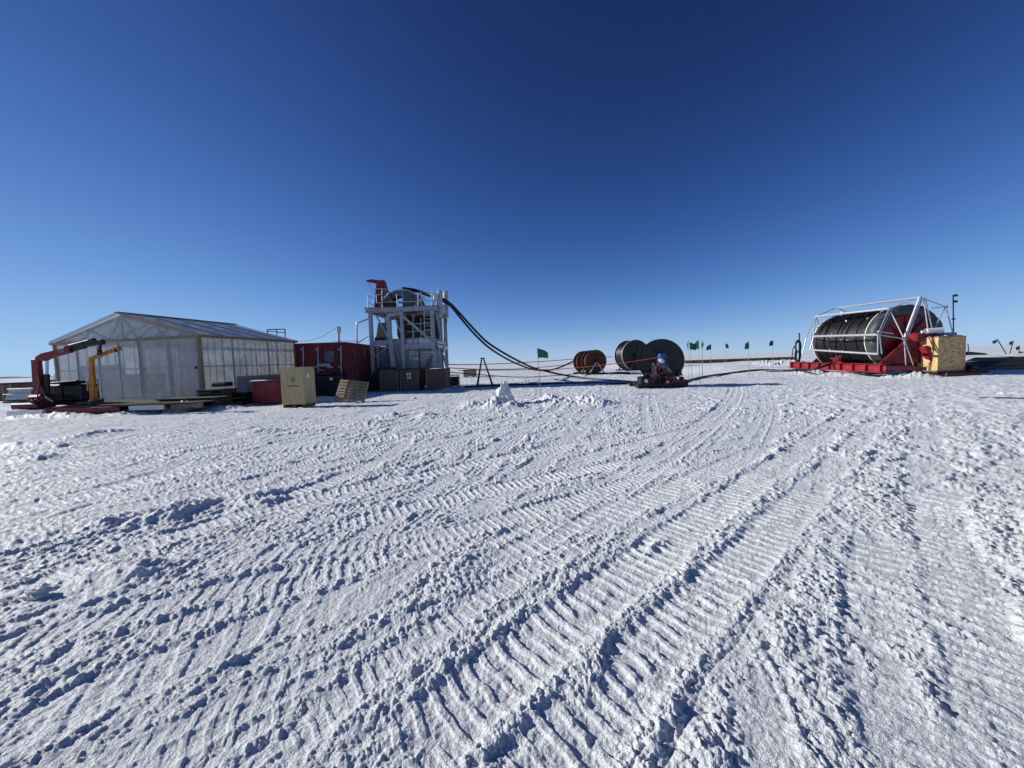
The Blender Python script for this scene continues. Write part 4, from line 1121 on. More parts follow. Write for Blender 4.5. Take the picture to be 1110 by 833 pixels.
for px in (515.6, 533.2):
    mb = MB(); b = gp(px, 415); b.y = Yt; b.x = gx(px, Yt); mb.beam(Vector((b.x, Yt - .1, 0)), ap + Vector((.05 if px > 520 else -.05, 0, 0)), .07, .09, up=(0, 1, 0)); mb.build('leg', M['rust'], ta)
    mb = MB(); mb.beam(Vector((b.x, Yt + .8, 0)), ap + Vector((.05 if px > 520 else -.05, .15, 0)), .07, .09, up=(0, 1, 0)); mb.build('leg', M['rust'], ta)
mb = MB(); mb.box(ap + Vector((0, .08, 0)), (.26, .36, .06)); mb.build('top_plate', M['blacksteel'], ta)

# ================================================================== hoses and ropes
def hose(name, pts, r, material, label, cat='hose', n=8, seg=8, group=None):
    mb = MB(); mb.tube(smoothpath(pts, seg), r, n)
    return tag(mb.build(name, material), label, cat, group)
def gnd(px, Y, r=.06): return Vector((gx(px, Y), Y, gz(gx(px, Y), Y) + r))
hose('black_hose', [T_(436, 312.4, YS - .1), T_(450, 314.4, YS - .1), T_(463, 318.8, 26.2), T_(476, 322.5, 25.6), T_(487, 328.5, 25.6), T_(498, 339.5, 25.8), T_(511, 354, 26.4), T_(528, 371, 27), T_(548, 384, 28), T_(566, 393.5, 29), T_(580, 399.5, 30), T_(600, 404.5, 30.5), T_(622, 408.6, 30), gnd(650, 28), gnd(672, 25.5), gnd(690, 23.5)], .075, M['black'], 'thick black hose sagging from tower sheave, upper one of the two strands')
hose('black_hose', [T_(437, 313.2, YS + .2), T_(450, 316, YS + .2), T_(463, 320.2, 26.8), T_(477, 325, 26.4), T_(488, 331.5, 26.3), T_(499, 344.5, 26.6), T_(513, 361, 27), T_(530, 377, 28), T_(548, 388.5, 29.5), T_(562, 395.2, 31), T_(577, 400.5, 33), T_(592, 402, 35), T_(604, 399.5, 36.5), T_(616, 394.5, 38), T_(624, 390.5, 39)], .075, M['black'], 'thick black hose sagging from tower sheave to rusty spools, lower strand')
hose('red_hose', [at(714, 387.5, 18.9), at(690, 391.5, 19.6), at(655, 396, 20.6), at(625, 398.8, 21.6), at(600, 400.7, 22.5), at(575, 401, 23.4), at(540, 401.5, 24.4), at(497, 401.8, 25.3)], .02, M['redline'], 'thin red line strung from big black spool toward the tower')
hose('black_rope', [at(486, 395.4, 26), at(520, 395.3, 30), at(560, 393.6, 34), at(600, 391.2, 38), at(640, 388, 40), at(664, 387, 42)], .03, M['black'], 'thin dark rope at horizon height between tower and spools', 'rope')
hose('brown_rope', [at(486, 403.5, 26), at(515, 406, 27), at(560, 409, 29), at(600, 407.6, 31), at(640, 404, 34)], .03, M['rust'], 'thin brown rope sagging low over the snow right of the tower', 'rope')
hose('brown_rope', [at(486, 399, 26), at(520, 400.5, 28), at(560, 400.2, 31), at(590, 398, 34), at(624, 394.5, 38.5)], .028, M['olddeck'], 'thin grey brown rope in the middle between tower and rusty spools', 'rope')
hose('ground_hose', [gnd(502, 25.2, .05), gnd(540, 25.6, .05), gnd(580, 25.4, .05), gnd(630, 24.8, .05), gnd(664, 23.4, .05), gnd(690, 22.2, .05)], .06, M['black'], 'black hose lying on the snow from trestle to big black spool')
hose('ground_hose', [gnd(736, 21.5), gnd(760, 26.5), gnd(790, 29.0), gnd(820, 29.3), gnd(850, 28.2), at(878, 401, 25.4), at(895, 396.5, 25.0), at(905, 393, 25.2)], .075, M['black'], 'black hose lying on the snow from big black spool to red sled')
hose('ground_rope', [gnd(1064, 11.6, .02), gnd(1085, 11.4, .03), gnd(1125, 11.0, .02)], .018, M['black'], 'short dark rope on the snow at right edge of picture', 'rope')

# ================================================================== spools
def spool(name, cx, cy, R, W, axis, label, cat, zc, flange, drum, rim=None, near=1, hub=.35, core=.93, group=None):
    A = Vector(axis).normalized(); c0 = Vector((cx, cy, zc))
    t = thing(name, (cx, cy, gz(cx, cy)), label, cat, group)
    mb = MB(); ring = []
    n = int(W / .07); 
    for k in range(n):
        d0 = -W / 2 + .04 + (W - .08) * k / n; d1 = -W / 2 + .04 + (W - .08) * (k + 1) / n
        for q in range(4):
            a = math.pi * q / 4
            ring.append((lerp(d0, d1, q / 4), R * core - .03 + .03 * math.sin(a)))
    ring.append((W / 2 - .04, R * core - .03))
    mb.lathe(c0, A, ring, 56); mb.build('wound_hose', drum, t)
    for s_ in (-1, 1):
        mb = MB(); mb.disc(c0 + A * s_ * W / 2, A, hub * .5, R * .985, -.03, .03, 56); f = mb.build('flange', flange, t)
        mb = MB(); mb.disc(c0 + A * s_ * W / 2, A, R * .985, R, -.045, .045, 56); mb.build('rim', rim or flange, f)
        mb = MB()
        X = Vector((0, 0, 1)).cross(A).normalized(); Z = Vector((0, 0, 1))
        for k in range(8):
            a = math.pi * k / 4 + .2; dd = X * math.cos(a) + Z * math.sin(a)
            mb.beam(c0 + A * s_ * (W / 2 + .05) + dd * hub, c0 + A * s_ * (W / 2 + .05) + dd * R * .93, .05, .07, up=A)
        mb.build('spoke', flange, f)
    mb = MB(); mb.tube([c0 - A * (W / 2 + .25), c0 + A * (W / 2 + .25)], hub * .45, 20); mb.build('axle', M['blacksteel'], t)
    return t, c0, A
def stand(t, c0, A, W, z0, material, spread=.75, plate=False):
    X = Vector((0, 0, 1)).cross(A).normalized()
    for s_ in (-1, 1):
        q = c0 + A * s_ * (W / 2 + .18)
        if plate:
            mb = MB(); mb.slab([q + X * .12, q - X * .12, Vector((q.x, q.y, z0)) - X * spread, Vector((q.x, q.y, z0)) - X * spread * .45, q - Vector((0, 0, .3)) , Vector((q.x, q.y, z0)) + X * spread * .45, Vector((q.x, q.y, z0)) + X * spread], A * s_ * .05)
            mb.build('stand', material, t)
        else:
            for e in (-1, 1):
                mb = MB(); mb.beam(q, Vector((q.x, q.y, z0)) + X * e * spread, .1, .1); mb.build('stand_leg', material, t)
        mb = MB(); mb.beam(Vector((q.x, q.y, z0 + .06)) - X * (spread + .3), Vector((q.x, q.y, z0 + .06)) + X * (spread + .3), .14, .14); mb.build('foot_beam', M['blacksteel'], t)

GS = 'hose spools on the snow'
# big black spool
YS1 = 20.3; R = 23.6 / 417 * (YS1 - .5)
cz = at(716, 391.3, YS1 - .5).z
t1, c1, A1 = spool('hose_spool', gx(715.5, YS1 - .3) + .12, YS1, R, .9, (.30, 1, 0), 'largest black hose spool with blue drive motor, nearest of the spools', 'spool', cz, M['black'], M['black'], group=None)
stand(t1, c1, A1, 1.0, .15, M['grey'], .95, plate=True)
X = Vector((0, 0, 1)).cross(A1).normalized()
q = c1 - A1 * .74
mb = MB(); mb.lathe(q, A1, [(-.25, .0), (-.25, .2), (.1, .2), (.1, .0)], 20); mb.box(q + Vector((.02, -.05, .22)), (.36, .34, .3), bev=.05); mt = mb.build('drive_motor', M['blue'], t1)
mb = MB(); mb.lathe(q, A1, [(-.30, 0), (-.30, .11), (-.25, .13), (-.25, 0)], 20); mb.build('motor_hub', M['alu'], mt)
mb = MB(); q2 = Vector((q.x, q.y, 0))
mb.box(q2 + Vector((0, .05, .12)), (2.5, .5, .2)); mb.box(q2 + Vector((.0, 1.6, .12)), (2.3, .3, .2)); mb.box(q2 + Vector((.9, .7, .2)), (.3, 1.8, .16)); mb.box(q2 + Vector((-.9, .7, .2)), (.3, 1.8, .16)); mb.build('sled_frame', M['blacksteel'], t1)
mb = MB(); mb.box(q2 + Vector((.85, -.05, .32)), (.9, .5, .12)); mb.box(q2 + Vector((.3, -.12, .42)), (.28, .2, .5), bev=.03); mb.box(q2 + Vector((-.25, -.1, .85)), (.14, .14, .5), bev=.03); mb.box(q2 + Vector((.1, -.12, .78)), (.34, .1, .2), bev=.03); mb.build('drive_bracket', M['redbox'], t1)
mb = MB()
mb.tube(smoothpath([q + Vector((.28, -.12, .0)), q + Vector((.22, -.2, -.35)), q + Vector((-.05, -.22, -.62)), q + Vector((-.35, -.2, -.72)), q + Vector((-.5, -.15, -.5)), q + Vector((-.48, -.1, -.1))]), .018, 6)
mb.tube(smoothpath([q + Vector((-.45, -.15, -.1)), q + Vector((-.42, -.25, -.4)), q + Vector((-.3, -.22, -.7)), q + Vector((-.1, -.2, -.85))]), .018, 6)
mb.build('hydraulic_hose', M['grey'], t1)
mb = MB(); mb.box(q2 + Vector((-.95, -.15, .4)), (.55, .5, .45), bev=.05); mb.tube([q2 + Vector((-.95, -.46, .4)), q2 + Vector((-.95, -.36, .4))], .13, 16); mb.build('pump_unit', M['blacksteel'], t1)
mb = MB(); mb.tube([q2 + Vector((-.95, -.5, .4)), q2 + Vector((-.95, -.46, .4))], .09, 14); mb.box(q2 + Vector((.2, -.25, .3)), (.1, .06, .1)); mb.build('gauge', M['alu'], t1)

rq = random.Random(3)
mb = MB()
for k in range(26):
    p_ = q2 + Vector((rq.uniform(-1.1, 1.1), rq.uniform(-.32, .1), rq.uniform(.22, .75)))
    if k % 2: mb.box(p_, (rq.uniform(.08, .3), .15, rq.uniform(.06, .26)), rot=rq.uniform(0, 1), bev=.02)
    else: mb.tube([p_, p_ + Vector((rq.uniform(-.5, .5), 0, rq.uniform(-.15, .4)))], .03, 6)
mb.build('machinery', M['blacksteel'], t1)['kind'] = 'stuff'
mb = MB()
mb.beam(q2 + Vector((-.55, -.12, .2)), q2 + Vector((-.1, -.12, 1.25)), .08, .1, up=(0, 1, 0)); mb.beam(q2 + Vector((.0, -.14, .55)), q2 + Vector((.62, -.14, .6)), .07, .09, up=(0, 1, 0)); mb.beam(q2 + Vector((.5, -.14, .2)), q2 + Vector((.12, -.14, 1.0)), .07, .09, up=(0, 1, 0))
mb.build('red_brace', M['redbox'], t1)
# black spool pair behind
Y2 = 42.0
R = 17.2 / 417 * Y2
def S2(px, py, lab, Y, W, rr, rim, ax):
    cz = at(px, py, Y).z
    return spool('hose_spool', gx(px, Y), Y + W / 2, rr, W, ax, lab, 'spool', cz, M['black'], M['black'], rim, hub=.5)
t2, c2, A2 = S2(687.5, 385.2, 'black hose spool with bright rim standing behind the largest spool', Y2, 1.7, 16.6 / 417 * Y2, M['alu'], (-.22, 1, 0))
stand(t2, c2, A2, 1.7, .15, M['blacksteel'], 1.1)
# rusty spools
Y3 = 38.5
for px, py, rr, Yx, lab in ((643.5, 391.8, 12.2, 37.6, 'rusty steel spool, front right of the two rust coloured spools'), (634.5, 392.6, 12.0, 40.2, 'rusty steel spool, rear left of the two rust coloured spools')):
    cz = at(px, py, Yx).z
    t3, c3, A3 = spool('hose_spool', gx(px, Yx), Yx, rr / 417 * Yx, .95, (-.22, 1, 0), lab, 'spool', cz, M['rust'], M['rust'], hub=.3, core=.8)
    stand(t3, c3, A3, .95, .1, M['galv'], .8)
mb = MB()
for px in (664, 671, 678): mb.box((gx(px, 36), 36, .16 + .03 * (px % 2)), (.6, .9, .2), bev=.04)
mb.box((gx(670, 36), 36, .05), (2.0, 1.0, .08))
tag(mb.build('hose_sled', M['blacksteel']), 'low dark sled on the snow between rusty spools and largest spool', 'sled')

# ================================================================== far timber line, flags
Yl = 54.0
lg = thing('timber_row', (gx(800, Yl), Yl, gz(gx(800, Yl), Yl)), 'long low row of dark weathered timber beyond the green flags', 'timber')
xs = [gx(p, Yl) for p in (741, 763, 790, 815, 838, 862)]
for i in range(5):
    a, b = xs[i] + .05, xs[i + 1] - .05; zz = gz((a + b) / 2, Yl)
    mb = MB()
    for k in range(3): mb.box(((a + b) / 2, Yl + k * .5, zz + .2 + .03 * ((i + k) % 2)), (b - a, .46, .42), bev=.05)
    mb.build('timber_bundle', M['olive'], lg)

def make_flag():
    t = thing('marker_flag', (0, 0, 0), 'x', 'flag', 'green marker flags on bamboo poles')
    mb = MB(); mb.tube([(0, 0, -.15), (.01, 0, 1.0), (-.005, 0, 2.05)], [.017, .014, .010], 6); mb.build('pole', M['bamboo'], t)
    mb = MB(); nx, nz = 10, 6; vs_ = []; fs = []
    for i in range(nx + 1):
        for j in range(nz + 1):
            u = i / nx; v = j / nz
            x = .01 + u * .46; hgt = .40 * (1 - .35 * u)
            z = 2.02 - .10 * u - (1 - v) * hgt - .10 * u * u
            y = .05 * math.sin(u * 7) * u + .03 * math.sin(v * 4 + u * 3)
            vs_.append((x, y, z))
    m_ = len(vs_)
    vs_ += [(x, y + .006, z) for x, y, z in vs_]
    for i in range(nx):
        for j in range(nz):
            a = i * (nz + 1) + j; b = a + nz + 1
            fs.append((a, b, b + 1, a + 1)); fs.append((a + m_, a + 1 + m_, b + 1 + m_, b + m_))
    mb.add(vs_, fs, True); mb.build('flag', M['green'], t)
    return t
flag0 = make_flag()
def place_flag(px, py_top, py_base, Y, label, ry=0.0, lean=0.0, first=False, cl=1.0):
    x = gx(px, Y); z0 = gz(x, Y) - .02
    H_ = at(px, py_top, Y).z - z0
    t = flag0 if first else flag0.copy()
    if not first:
        COL.objects.link(t)
        for ch in list(flag0.children):
            cc = ch.copy(); COL.objects.link(cc); cc.parent = t
    t.location = (x, Y, z0); s_ = H_ / 2.05
    t.scale = (s_ * cl * (.85 if not first else 1), s_ * cl, s_); t.rotation_euler = (0, lean, ry)
    t["label"] = label
    return t
place_flag(585, 377, 430, 17.3, 'green marker flag on a pole between the tower and the spools', .15, -.045, True, cl=.95)
place_flag(746.5, 368, 405, 24, 'leftmost pole right of the largest spool with tiny green rag', 1.5, 0, cl=.45)
place_flag(750.5, 370.5, 405, 24.8, 'green flag leaning left next to leftmost bare pole by largest spool', .1, -.08, cl=.9)
place_flag(758.5, 368, 415, 20.5, 'narrow green flag on the long near pole, left one of the close pair', 2.9, 0.02, cl=.5)
place_flag(761.2, 369, 402, 29, 'green flag hanging narrow, right one of the close pair', 1.1, -.03, cl=1.15)
place_flag(770.0, 373, 399, 32, 'green flag blown left, directly right of the close pair', 3.2, -.03, cl=.9)
place_flag(787.0, 372, 399, 34, 'green flag third from right of the row before the dark timber', .3, -.03, cl=.85)
place_flag(811.6, 370, 408, 25.5, 'green flag second from right in the row before the dark timber', 3.6, .0, cl=.9)
place_flag(837.8, 368.5, 400, 31, 'green flag nearest the red sled, right end of the row', 3.5, .0, cl=1.0)
place_flag(1025, 403, 433, 13.0, 'low leaning pole with faded green cloth below the chipboard box', 1.4, -.1, cl=.3)

# ================================================================== large hose reel on red sled
ZN = 22.0
aD = Vector((.107, .994, 0)).normalized()          # axis, away from the viewer
xD = Vector((aD.y, -aD.x, 0))                      # to the right of the axis
CN = at(985.5, 366.5, ZN)                          # centre of the near face
RR = 36.2 / 417 * ZN
LR = 5.2
def L(a, x, z): return Vector((CN.x, CN.y, 0)) + aD * a + xD * x + Vector((0, 0, z))
rl = thing('hose_reel', tuple(L(LR / 2, 0, 0)), 'huge black drum reel in a silver tube frame on a red sled', 'reel')
mb = MB(); prof = []
nb = 44
for k in range(nb):
    a0 = .62 + (LR - .7) * k / nb; a1 = .62 + (LR - .7) * (k + 1) / nb
    sag = .03 * math.sin(k * .37) * math.sin(k * .11) - (.035 if (k * 7919) % 11 < 3 else 0)
    deep = .12 if k in (18, 19) else 0
    for q in range(4):
        prof.append((lerp(a0, a1, q / 4), RR * .965 + sag - deep - .08 + .085 * math.sin(math.pi * q / 4)))
mb.lathe(CN, aD, prof, 72); mb.build('wound_hose', M['black'], rl)
mb = MB(); mb.disc(CN, aD, .5, RR * 1.0, .56, .62, 72); mb.build('near_rim', M['cream'], rl)
mb = MB(); mb.disc(CN, aD, .5, RR * 1.0, LR - .08, LR, 72); mb.build('far_rim', M['cream'], rl)
# tarpaulin sleeve between rim and near end
mb = MB(); n = 72; rows = [(.55, .985), (.40, 1.0), (.2, .985), (.05, .97), (0, .9), (.02, .8), (.05, .72), (.16, .69)]
vs_ = []; fs = []
X = xD; Z = Vector((0, 0, 1)); rnd = random.Random(5)
for i, (d, r) in enumerate(rows):
    for k in range(n):
        a = 2 * math.pi * k / n
        w_ = .026 * math.sin(a * 9 + i * 1.3) + .022 * math.sin(a * 17 - i * 2.1) + .015 * math.sin(a * 31 + i) + rnd.uniform(-.008, .008)
        vs_.append(CN + aD * (d + w_ * 1.2) + (X * math.cos(a) + Z * math.sin(a)) * (RR * (r + w_ * (.9 if i else .1))))
for i in range(len(rows) - 1):
    for k in range(n):
        k2 = (k + 1) % n; fs.append((i * n + k, i * n + k2, (i + 1) * n + k2, (i + 1) * n + k))
mb.add(vs_, fs, True); mb.build('tarpaulin_cover', M['tarp'], rl)
mb = MB(); mb.disc(CN, aD, .12, RR * .70, .14, .2, 64); mb.build('end_disc', M['red'], rl)
mb = MB()
for k in range(8):
    a = k * math.pi / 4 + .1; dd = X * math.cos(a) + Z * math.sin(a); mb.beam(CN + aD * .11 + dd * .25, CN + aD * .11 + dd * RR * .66, .05, .1, up=aD)
mb.build('stiffener', M['red'], rl)
mb = MB(); mb.disc(CN, aD, .5, RR * .9, LR + .02, LR + .08, 64); mb.build('far_disc', M['red'], rl)
mb = MB(); mb.tube([CN - aD * .5, CN + aD * (LR + .5)], .16, 20); mb.build('axle', M['blacksteel'], rl)
# a few loose turns of hose and snow caught between them
for k, (a_, tilt) in enumerate(((1.3, .10), (2.1, -.16), (3.2, .22), (4.1, -.08), (4.7, .15))):
    pts = []
    for j in range(49):
        t_ = 2 * math.pi * j / 48
        pts.append(CN + aD * (a_ + tilt * math.sin(t_ + k)) + (X * math.cos(t_) + Z * math.sin(t_)) * (RR * .965 + .05 + .02 * math.sin(3 * t_ + k)))
    mb = MB(); mb.tube(pts, .032, 6, caps=False); mb.build('loose_turn', M['black'], rl)
rq = random.Random(12)
for k in range(9):
    t_ = math.pi - rq.uniform(-.5, .9); a_ = rq.uniform(.9, 4.8)
    p_ = CN + aD * a_ + (X * math.cos(t_) + Z * math.sin(t_)) * (RR * .965 + .01)
    mb = MB(); mb.box(p_, (rq.uniform(.05, .16), rq.uniform(.04, .1), rq.uniform(.04, .12)), bev=.03); mb.build('snow_speck', M['white'], rl)  # white bits are the snow specks caught on the hose
# end stands
def endstand(a, name='end_stand'):
    mb = MB()
    cz_ = CN.z
    mb.slab([L(a, -1.75, .75), L(a, -.35, cz_ - .1), L(a, .1, cz_ + .25), L(a, .45, cz_ + .1), L(a, 1.3, .75)], aD * .22)
    o_ = mb.build(name, M['red'], rl)
    mb = MB()
    for x_ in (-1.0, -.45, .25, .8):
        zt_ = .72 + (cz_ - .9) * max(0, 1 - abs(x_) / (1.7 if x_ < 0 else 1.3))
        mb.beam(L(a - .04, x_, .75), L(a - .04, x_, zt_), .08, .07)
    mb.beam(L(a - .05, -1.75, .78), L(a - .05, -.35, cz_ - .08), .14, .06, up=aD); mb.beam(L(a - .05, 1.3, .78), L(a - .05, .45, cz_ + .12), .14, .06, up=aD)
    mb.build('stiffener', M['red'], o_)
    return o_
endstand(-.40); endstand(LR + .15)
mb = MB(); mb.box(CN + aD * -.45 + Vector((0, 0, 0)), (.5, .5, .5), ax=(xD, aD, Z), bev=.08); mb.build('bearing_block', M['red'], rl)
mb = MB(); mb.beam(L(-.9, .55, .55), L(-.75, -.05 + .15, 1.65), .2, .36, up=aD); mb.build('drive_arm', M['redbright'], rl)
mb = MB(); mb.tube([CN - aD * .75 + xD * .2 + Z * .32, CN - aD * .75 + xD * 1.0 + Z * .36], .14, 16); mb.tube([CN - aD * .7 + xD * .05 + Z * .3, CN - aD * .7 + xD * .2 + Z * .3], .08, 12); mb.build('drive_motor', M['white'], rl)
# sled rails
for x_ in (-2.05, 2.05):
    mb = MB(); mb.ibeam(L(-1.1 if x_ < 0 else 1.6, x_, .52), L(LR + 2.3, x_, .62), .34, .48); rlb = mb.build('sled_rail', M['redbright'], rl)
    mb = MB()
    for k in range(0 if x_ < 0 else 3, 9): mb.box(L(-.9 + k * 1.0, x_ + (-.12 if x_ < 0 else .12), .53 + k * .011), (.12, .08, .4), ax=(xD, aD, Z))
    mb.build('web_plate', M['redbright'], rlb)
for a in (-.15, 1.4, 2.9, 4.4, LR + .25, LR + 1.9):
    mb = MB(); mb.box(L(a, 0, .5), (3.76, .22, .3), ax=(xD, aD, Z)); mb.build('cross_member', M['red'], rl)
mb = MB(); mb.beam(L(-1.25, -2.2, .55), L(-1.25, -.2, .45), .14, .2, up=Z); mb.build('tow_bar', M['redbright'], rl)
mb = MB(); mb.slab([L(2.6, -1.75, .7), L(3.6, -1.75, .7), L(3.3, -1.6, 1.25), L(2.9, -1.6, 1.25)], xD * .1); mb.beam(L(2.5, -1.95, 1.05), L(3.3, -1.95, 1.1), .05, .09); mb.build('roller_bracket', M['red'], rl)
# tube frame (aluminium)
def tb(name, segs, r=.045):
    mb = MB()
    for p, q in segs: mb.tube([p, q], r, 8)
    return mb.build(name, M['alu'], rl)
YN = ZN - .75
apex = at(997, 322.5, YN); lt = at(964, 334.6, ZN - .2); lm = at(951.5, 363, ZN - .95); lb = at(951.5, 384, ZN - .9)
nd = at(980, 367.5, YN - .1); rt = at(1025.4, 332.8, YN + .5); rm_ = at(1033, 361.6, YN + .5); rn = at(1011, 359.5, YN)
apf = at(907, 334, 28.5); ltf = at(884, 343.3, 26.6); lmf = at(882, 364.8, 25.9); lbf = at(878, 379.4, 25.9)
tb('top_tube', [(apex, apf)], .06); tb('upper_side_tube', [(lt, ltf)], .07); tb('middle_side_tube', [(lm, lmf)], .07); tb('lower_side_tube', [(lb, lbf)], .06)
tb('near_end_tube', [(apex, lt), (lt, nd), (lt, lm), (lt + Vector((.12, 0, 0)), lm + Vector((.12, 0, 0))), (lm, lb), (lm + Vector((.1, 0, 0)), lb + Vector((.22, 0, 0))), (lm, nd), (lm + Vector((0, 0, .18)), at(968, 362, YN)), (apex, rt), (rt, rm_), (rt, rn), (apex + Vector((.3, 0, 0)), rn), (apex + Vector((.22, 0, -.1)), rn + Vector((-.25, 0, 0))), (rt + Vector((-.1, 0, 0)), at(1008, 334.5, YN + .3)), (rm_, at(1015, 361, YN + .5)), (nd, at(982, 396, YN)), (nd, at(990, 396, YN))], .028)
mb = MB(); mb.tube([apex, nd], .065, 10); mb.tube([apex + Vector((.12, 0, -.1)), nd + Vector((.2, 0, .1))], .03, 8); mb.build('main_strut', M['alu'], rl)
for p in (apex, nd, lt, rm_, rt): mb = MB(); mb.box(p, (.17, .17, .17), bev=.05); mb.build('joint', M['galv'], rl)
tb('far_end_tube', [(apf, ltf), (ltf, lmf), (lmf, lbf), (ltf, at(874, 366, 28.5)), (at(874, 366, 28.5), at(870, 384, 28.5)), (lmf, at(874, 366, 28.5)), (at(879, 362, 28.5), at(880, 380, 28.5)), (ltf, at(888, 352, 27.8)), (apf, at(916, 338, 28.5))], .035)
mb = MB(); mb.box(L(4.6, -.3, CN.z + RR + .0), (.5, .35, .3), bev=.1); mb.build('top_fitting', M['white'], rl)

# chipboard box on dark skids
YX = 20.7
bx = thing('chipboard_box', (gx(1030, YX), YX, 0), 'large square chipboard box on dark skids right of the reel', 'box')
p0 = Vector((gx(1017, YX), YX, 0)); p1 = Vector((gx(1047, YX + .1), YX + .1, 0)); p3 = Vector((gx(994.5, YX + 1.0), YX + 1.0, 0))
p2 = p1 + (p3 - p0)
zb_, zt_ = at(1017, 401.8, YX).z, at(1017, 366.0, YX).z
mb = MB(); mb.hexa([q + Vector((0, 0, z)) for z in (zb_, zt_) for q in (p0, p1, p2, p3)]); bb = mb.build('body', M['osb'], bx)
mb = MB(); ce = (p0 + p2) / 2
mb.hexa([ce + (q - ce) * 1.02 + Vector((0, 0, z)) for z in (zt_ + .003, zt_ + .045) for q in (p0, p1, p2, p3)]); mb.hexa([ce + (q - ce) * 1.02 + Vector((0, 0, z)) for z in (zb_ - .06, zb_ - .003) for q in (p0, p1, p2, p3)]); mb.build('edge_trim', M['timber'], bx)
mb = MB()
for t_ in (.08, .36, .64, .92):
    a = p0.lerp(p1, t_); mb.beam(a + (p3 - p0) * -.1 + Vector((0, 0, zb_ - .15)), a + (p3 - p0) * 1.1 + Vector((0, 0, zb_ - .15)), .16, .17)
mb.build('skid', M['blacksteel'], bx)
mb = MB()
for x_, r_, h_ in ((1000, .2, .05), (1003, .26, .06), (1020, .18, .05), (1030, .34, .07), (1038, .22, .05)):
    y_ = YX + (1.1 if x_ < 1010 else .5); mb.lathe((gx(x_, y_), y_, zt_ + .04), (0, 0, 1), [(0, r_), (h_, r_ * .7), (h_ * 1.4, 0.01)], 14)
tag(mb.build('snow_patch', M['snow']), 'small patches of snow lying on the chipboard box lid', 'snow')
ds = thing('dark_sled', (gx(1035, 21.2), 21.2, 0), 'low dark steel sled under and right of the chipboard box', 'sled')
mb = MB(); mb.box((gx(1030, 21.4), 21.6, .2), (gx(1056, 21.4) - gx(1006, 21.4), 1.9, .14)); mb.build('bed', M['blacksteel'], ds)
mb = MB(); mb.beam((gx(1004, 20.9), 20.62, .08), (gx(1054, 20.9), 20.62, .1), .2, .16); mb.build('runner', M['redbox'], ds)
mb = MB(); mb.box((gx(1051, 21.4), 21.3, .42), (.5, .5, .3), bev=.08); mb.tube([(gx(1042, 21), 20.6, .3), (gx(1052, 21), 20.6, .34)], .09, 10); mb.build('coupling', M['black'], ds)

# light mast behind the box
YM = 24.0
lm_ = thing('light_mast', tuple(at(1034, 372, YM)) , 'slim pole with two small lamps above the chipboard box', 'lamp post')
lm_.location.z = .2; BASE[lm_.name] = Vector(lm_.location)
mb = MB(); mb.tube([(at(1034, 372, YM).x, YM, .2), at(1033.6, 362, YM), at(1033.2, 320, YM)], .032, 8); mb.build('pole', M['blacksteel'], lm_)
for py in (320.5, 327.0):
    mb = MB(); mb.box(at(1035.6, py, YM), (.2, .18, .14), bev=.04); mb.tube([at(1033.3, py, YM), at(1036, py, YM)], .03, 6); mb.build('lamp', M['blacksteel'], lm_)
mb = MB(); mb.tube([at(1032, 346, YM), at(1035, 346, YM)], .05, 8); mb.build('clamp', M['blacksteel'], lm_)
mb = MB(); mb.beam(at(1014, 362, YM), at(1036, 362, YM), .12, .16); mb.build('mount_bar', M['blacksteel'], lm_)

# hose hanging post left of the reel
YH = 33.0
hp = thing('hose_post', (gx(866, YH), YH, gz(gx(866, YH), YH)), 'short post with coiled black hose at left end of red sled', 'post')
gzh = gz(gx(866, YH), YH)
mb = MB(); mb.tube([(gx(866.5, YH), YH, gzh - .1), at(866.5, 361, YH)], .05, 8); mb.build('pole', M['blacksteel'], hp)
mb = MB()
for j in range(3):
    cc = at(865.2, 375.5 + j * .4, YH - .12 - j * .05)
    mb.tube([cc + Vector((math.cos(a) * .22, 0, math.sin(a) * (.5 - j * .03))) for a in [2 * math.pi * k / 20 for k in range(21)]], .06, 6, caps=False)
mb.tube(smoothpath([at(863.5, 380, YH - .1), at(862.5, 386, YH - .1), at(863.5, 392, YH - .1)]), .09, 7); mb.tube(smoothpath([at(867, 380, YH - .1), at(867.2, 386, YH - .1), at(866, 392, YH - .1)]), .09, 7)
mb.tube(smoothpath([at(863, 373, YH - .1), at(859.5, 379, YH - .1), at(858.5, 389, YH - .1)]), .035, 6)
mb.build('hose_coil', M['black'], hp)

# ================================================================== right edge: dark flat stack, distant things
YR = 24.5
fd = thing('flat_stack', (gx(1095, YR), YR, 0), 'long flat dark stack with snow on top at right edge', 'stack')
xa_, xb_ = gx(1070, YR), gx(1140, YR)
zt2 = at(1095, 389.3, YR).z; zt1 = .15
mb = MB(); zz = [.0, .25, .5, .72]
for k in range(3):
    mb.hull([Vector((x, y, z)) for (x, z) in ((xa_ + k * .9 - .6, .02 + k * .27), (xa_ + k * .9 + .1, .26 + k * .27), (xb_, .26 + k * .27), (xb_, .02 + k * .27)) for y in (YR, YR + 2.2)])
mb.build('layer', M['black'], fd)
mb = MB(); mb.hull([Vector((x, y, z)) for x, y, z in ((xa_ + 1.6, YR + .15, .81), (xb_, YR + .15, .81), (xb_, YR + 2.1, .81), (xa_ + 1.6, YR + 2.1, .81), (xa_ + 2.4, YR + .5, .93), (xb_, YR + .5, .98), (xb_, YR + 1.9, .98))]); mb.build('snow_cover', M['snow'], fd)
YE = 46
mb = MB(); mb.hull([Vector((x, y, z)) for x, z in ((gx(1044, YE), .45), (gx(1072, YE), .5), (gx(1050, YE), .95), (gx(1058, YE), .72), (gx(1069, YE), .68)) for y in (YE, YE + 1)])
tag(mb.build('dark_mound', M['black']), 'low dark covered load on far snow right of chipboard box', 'load')
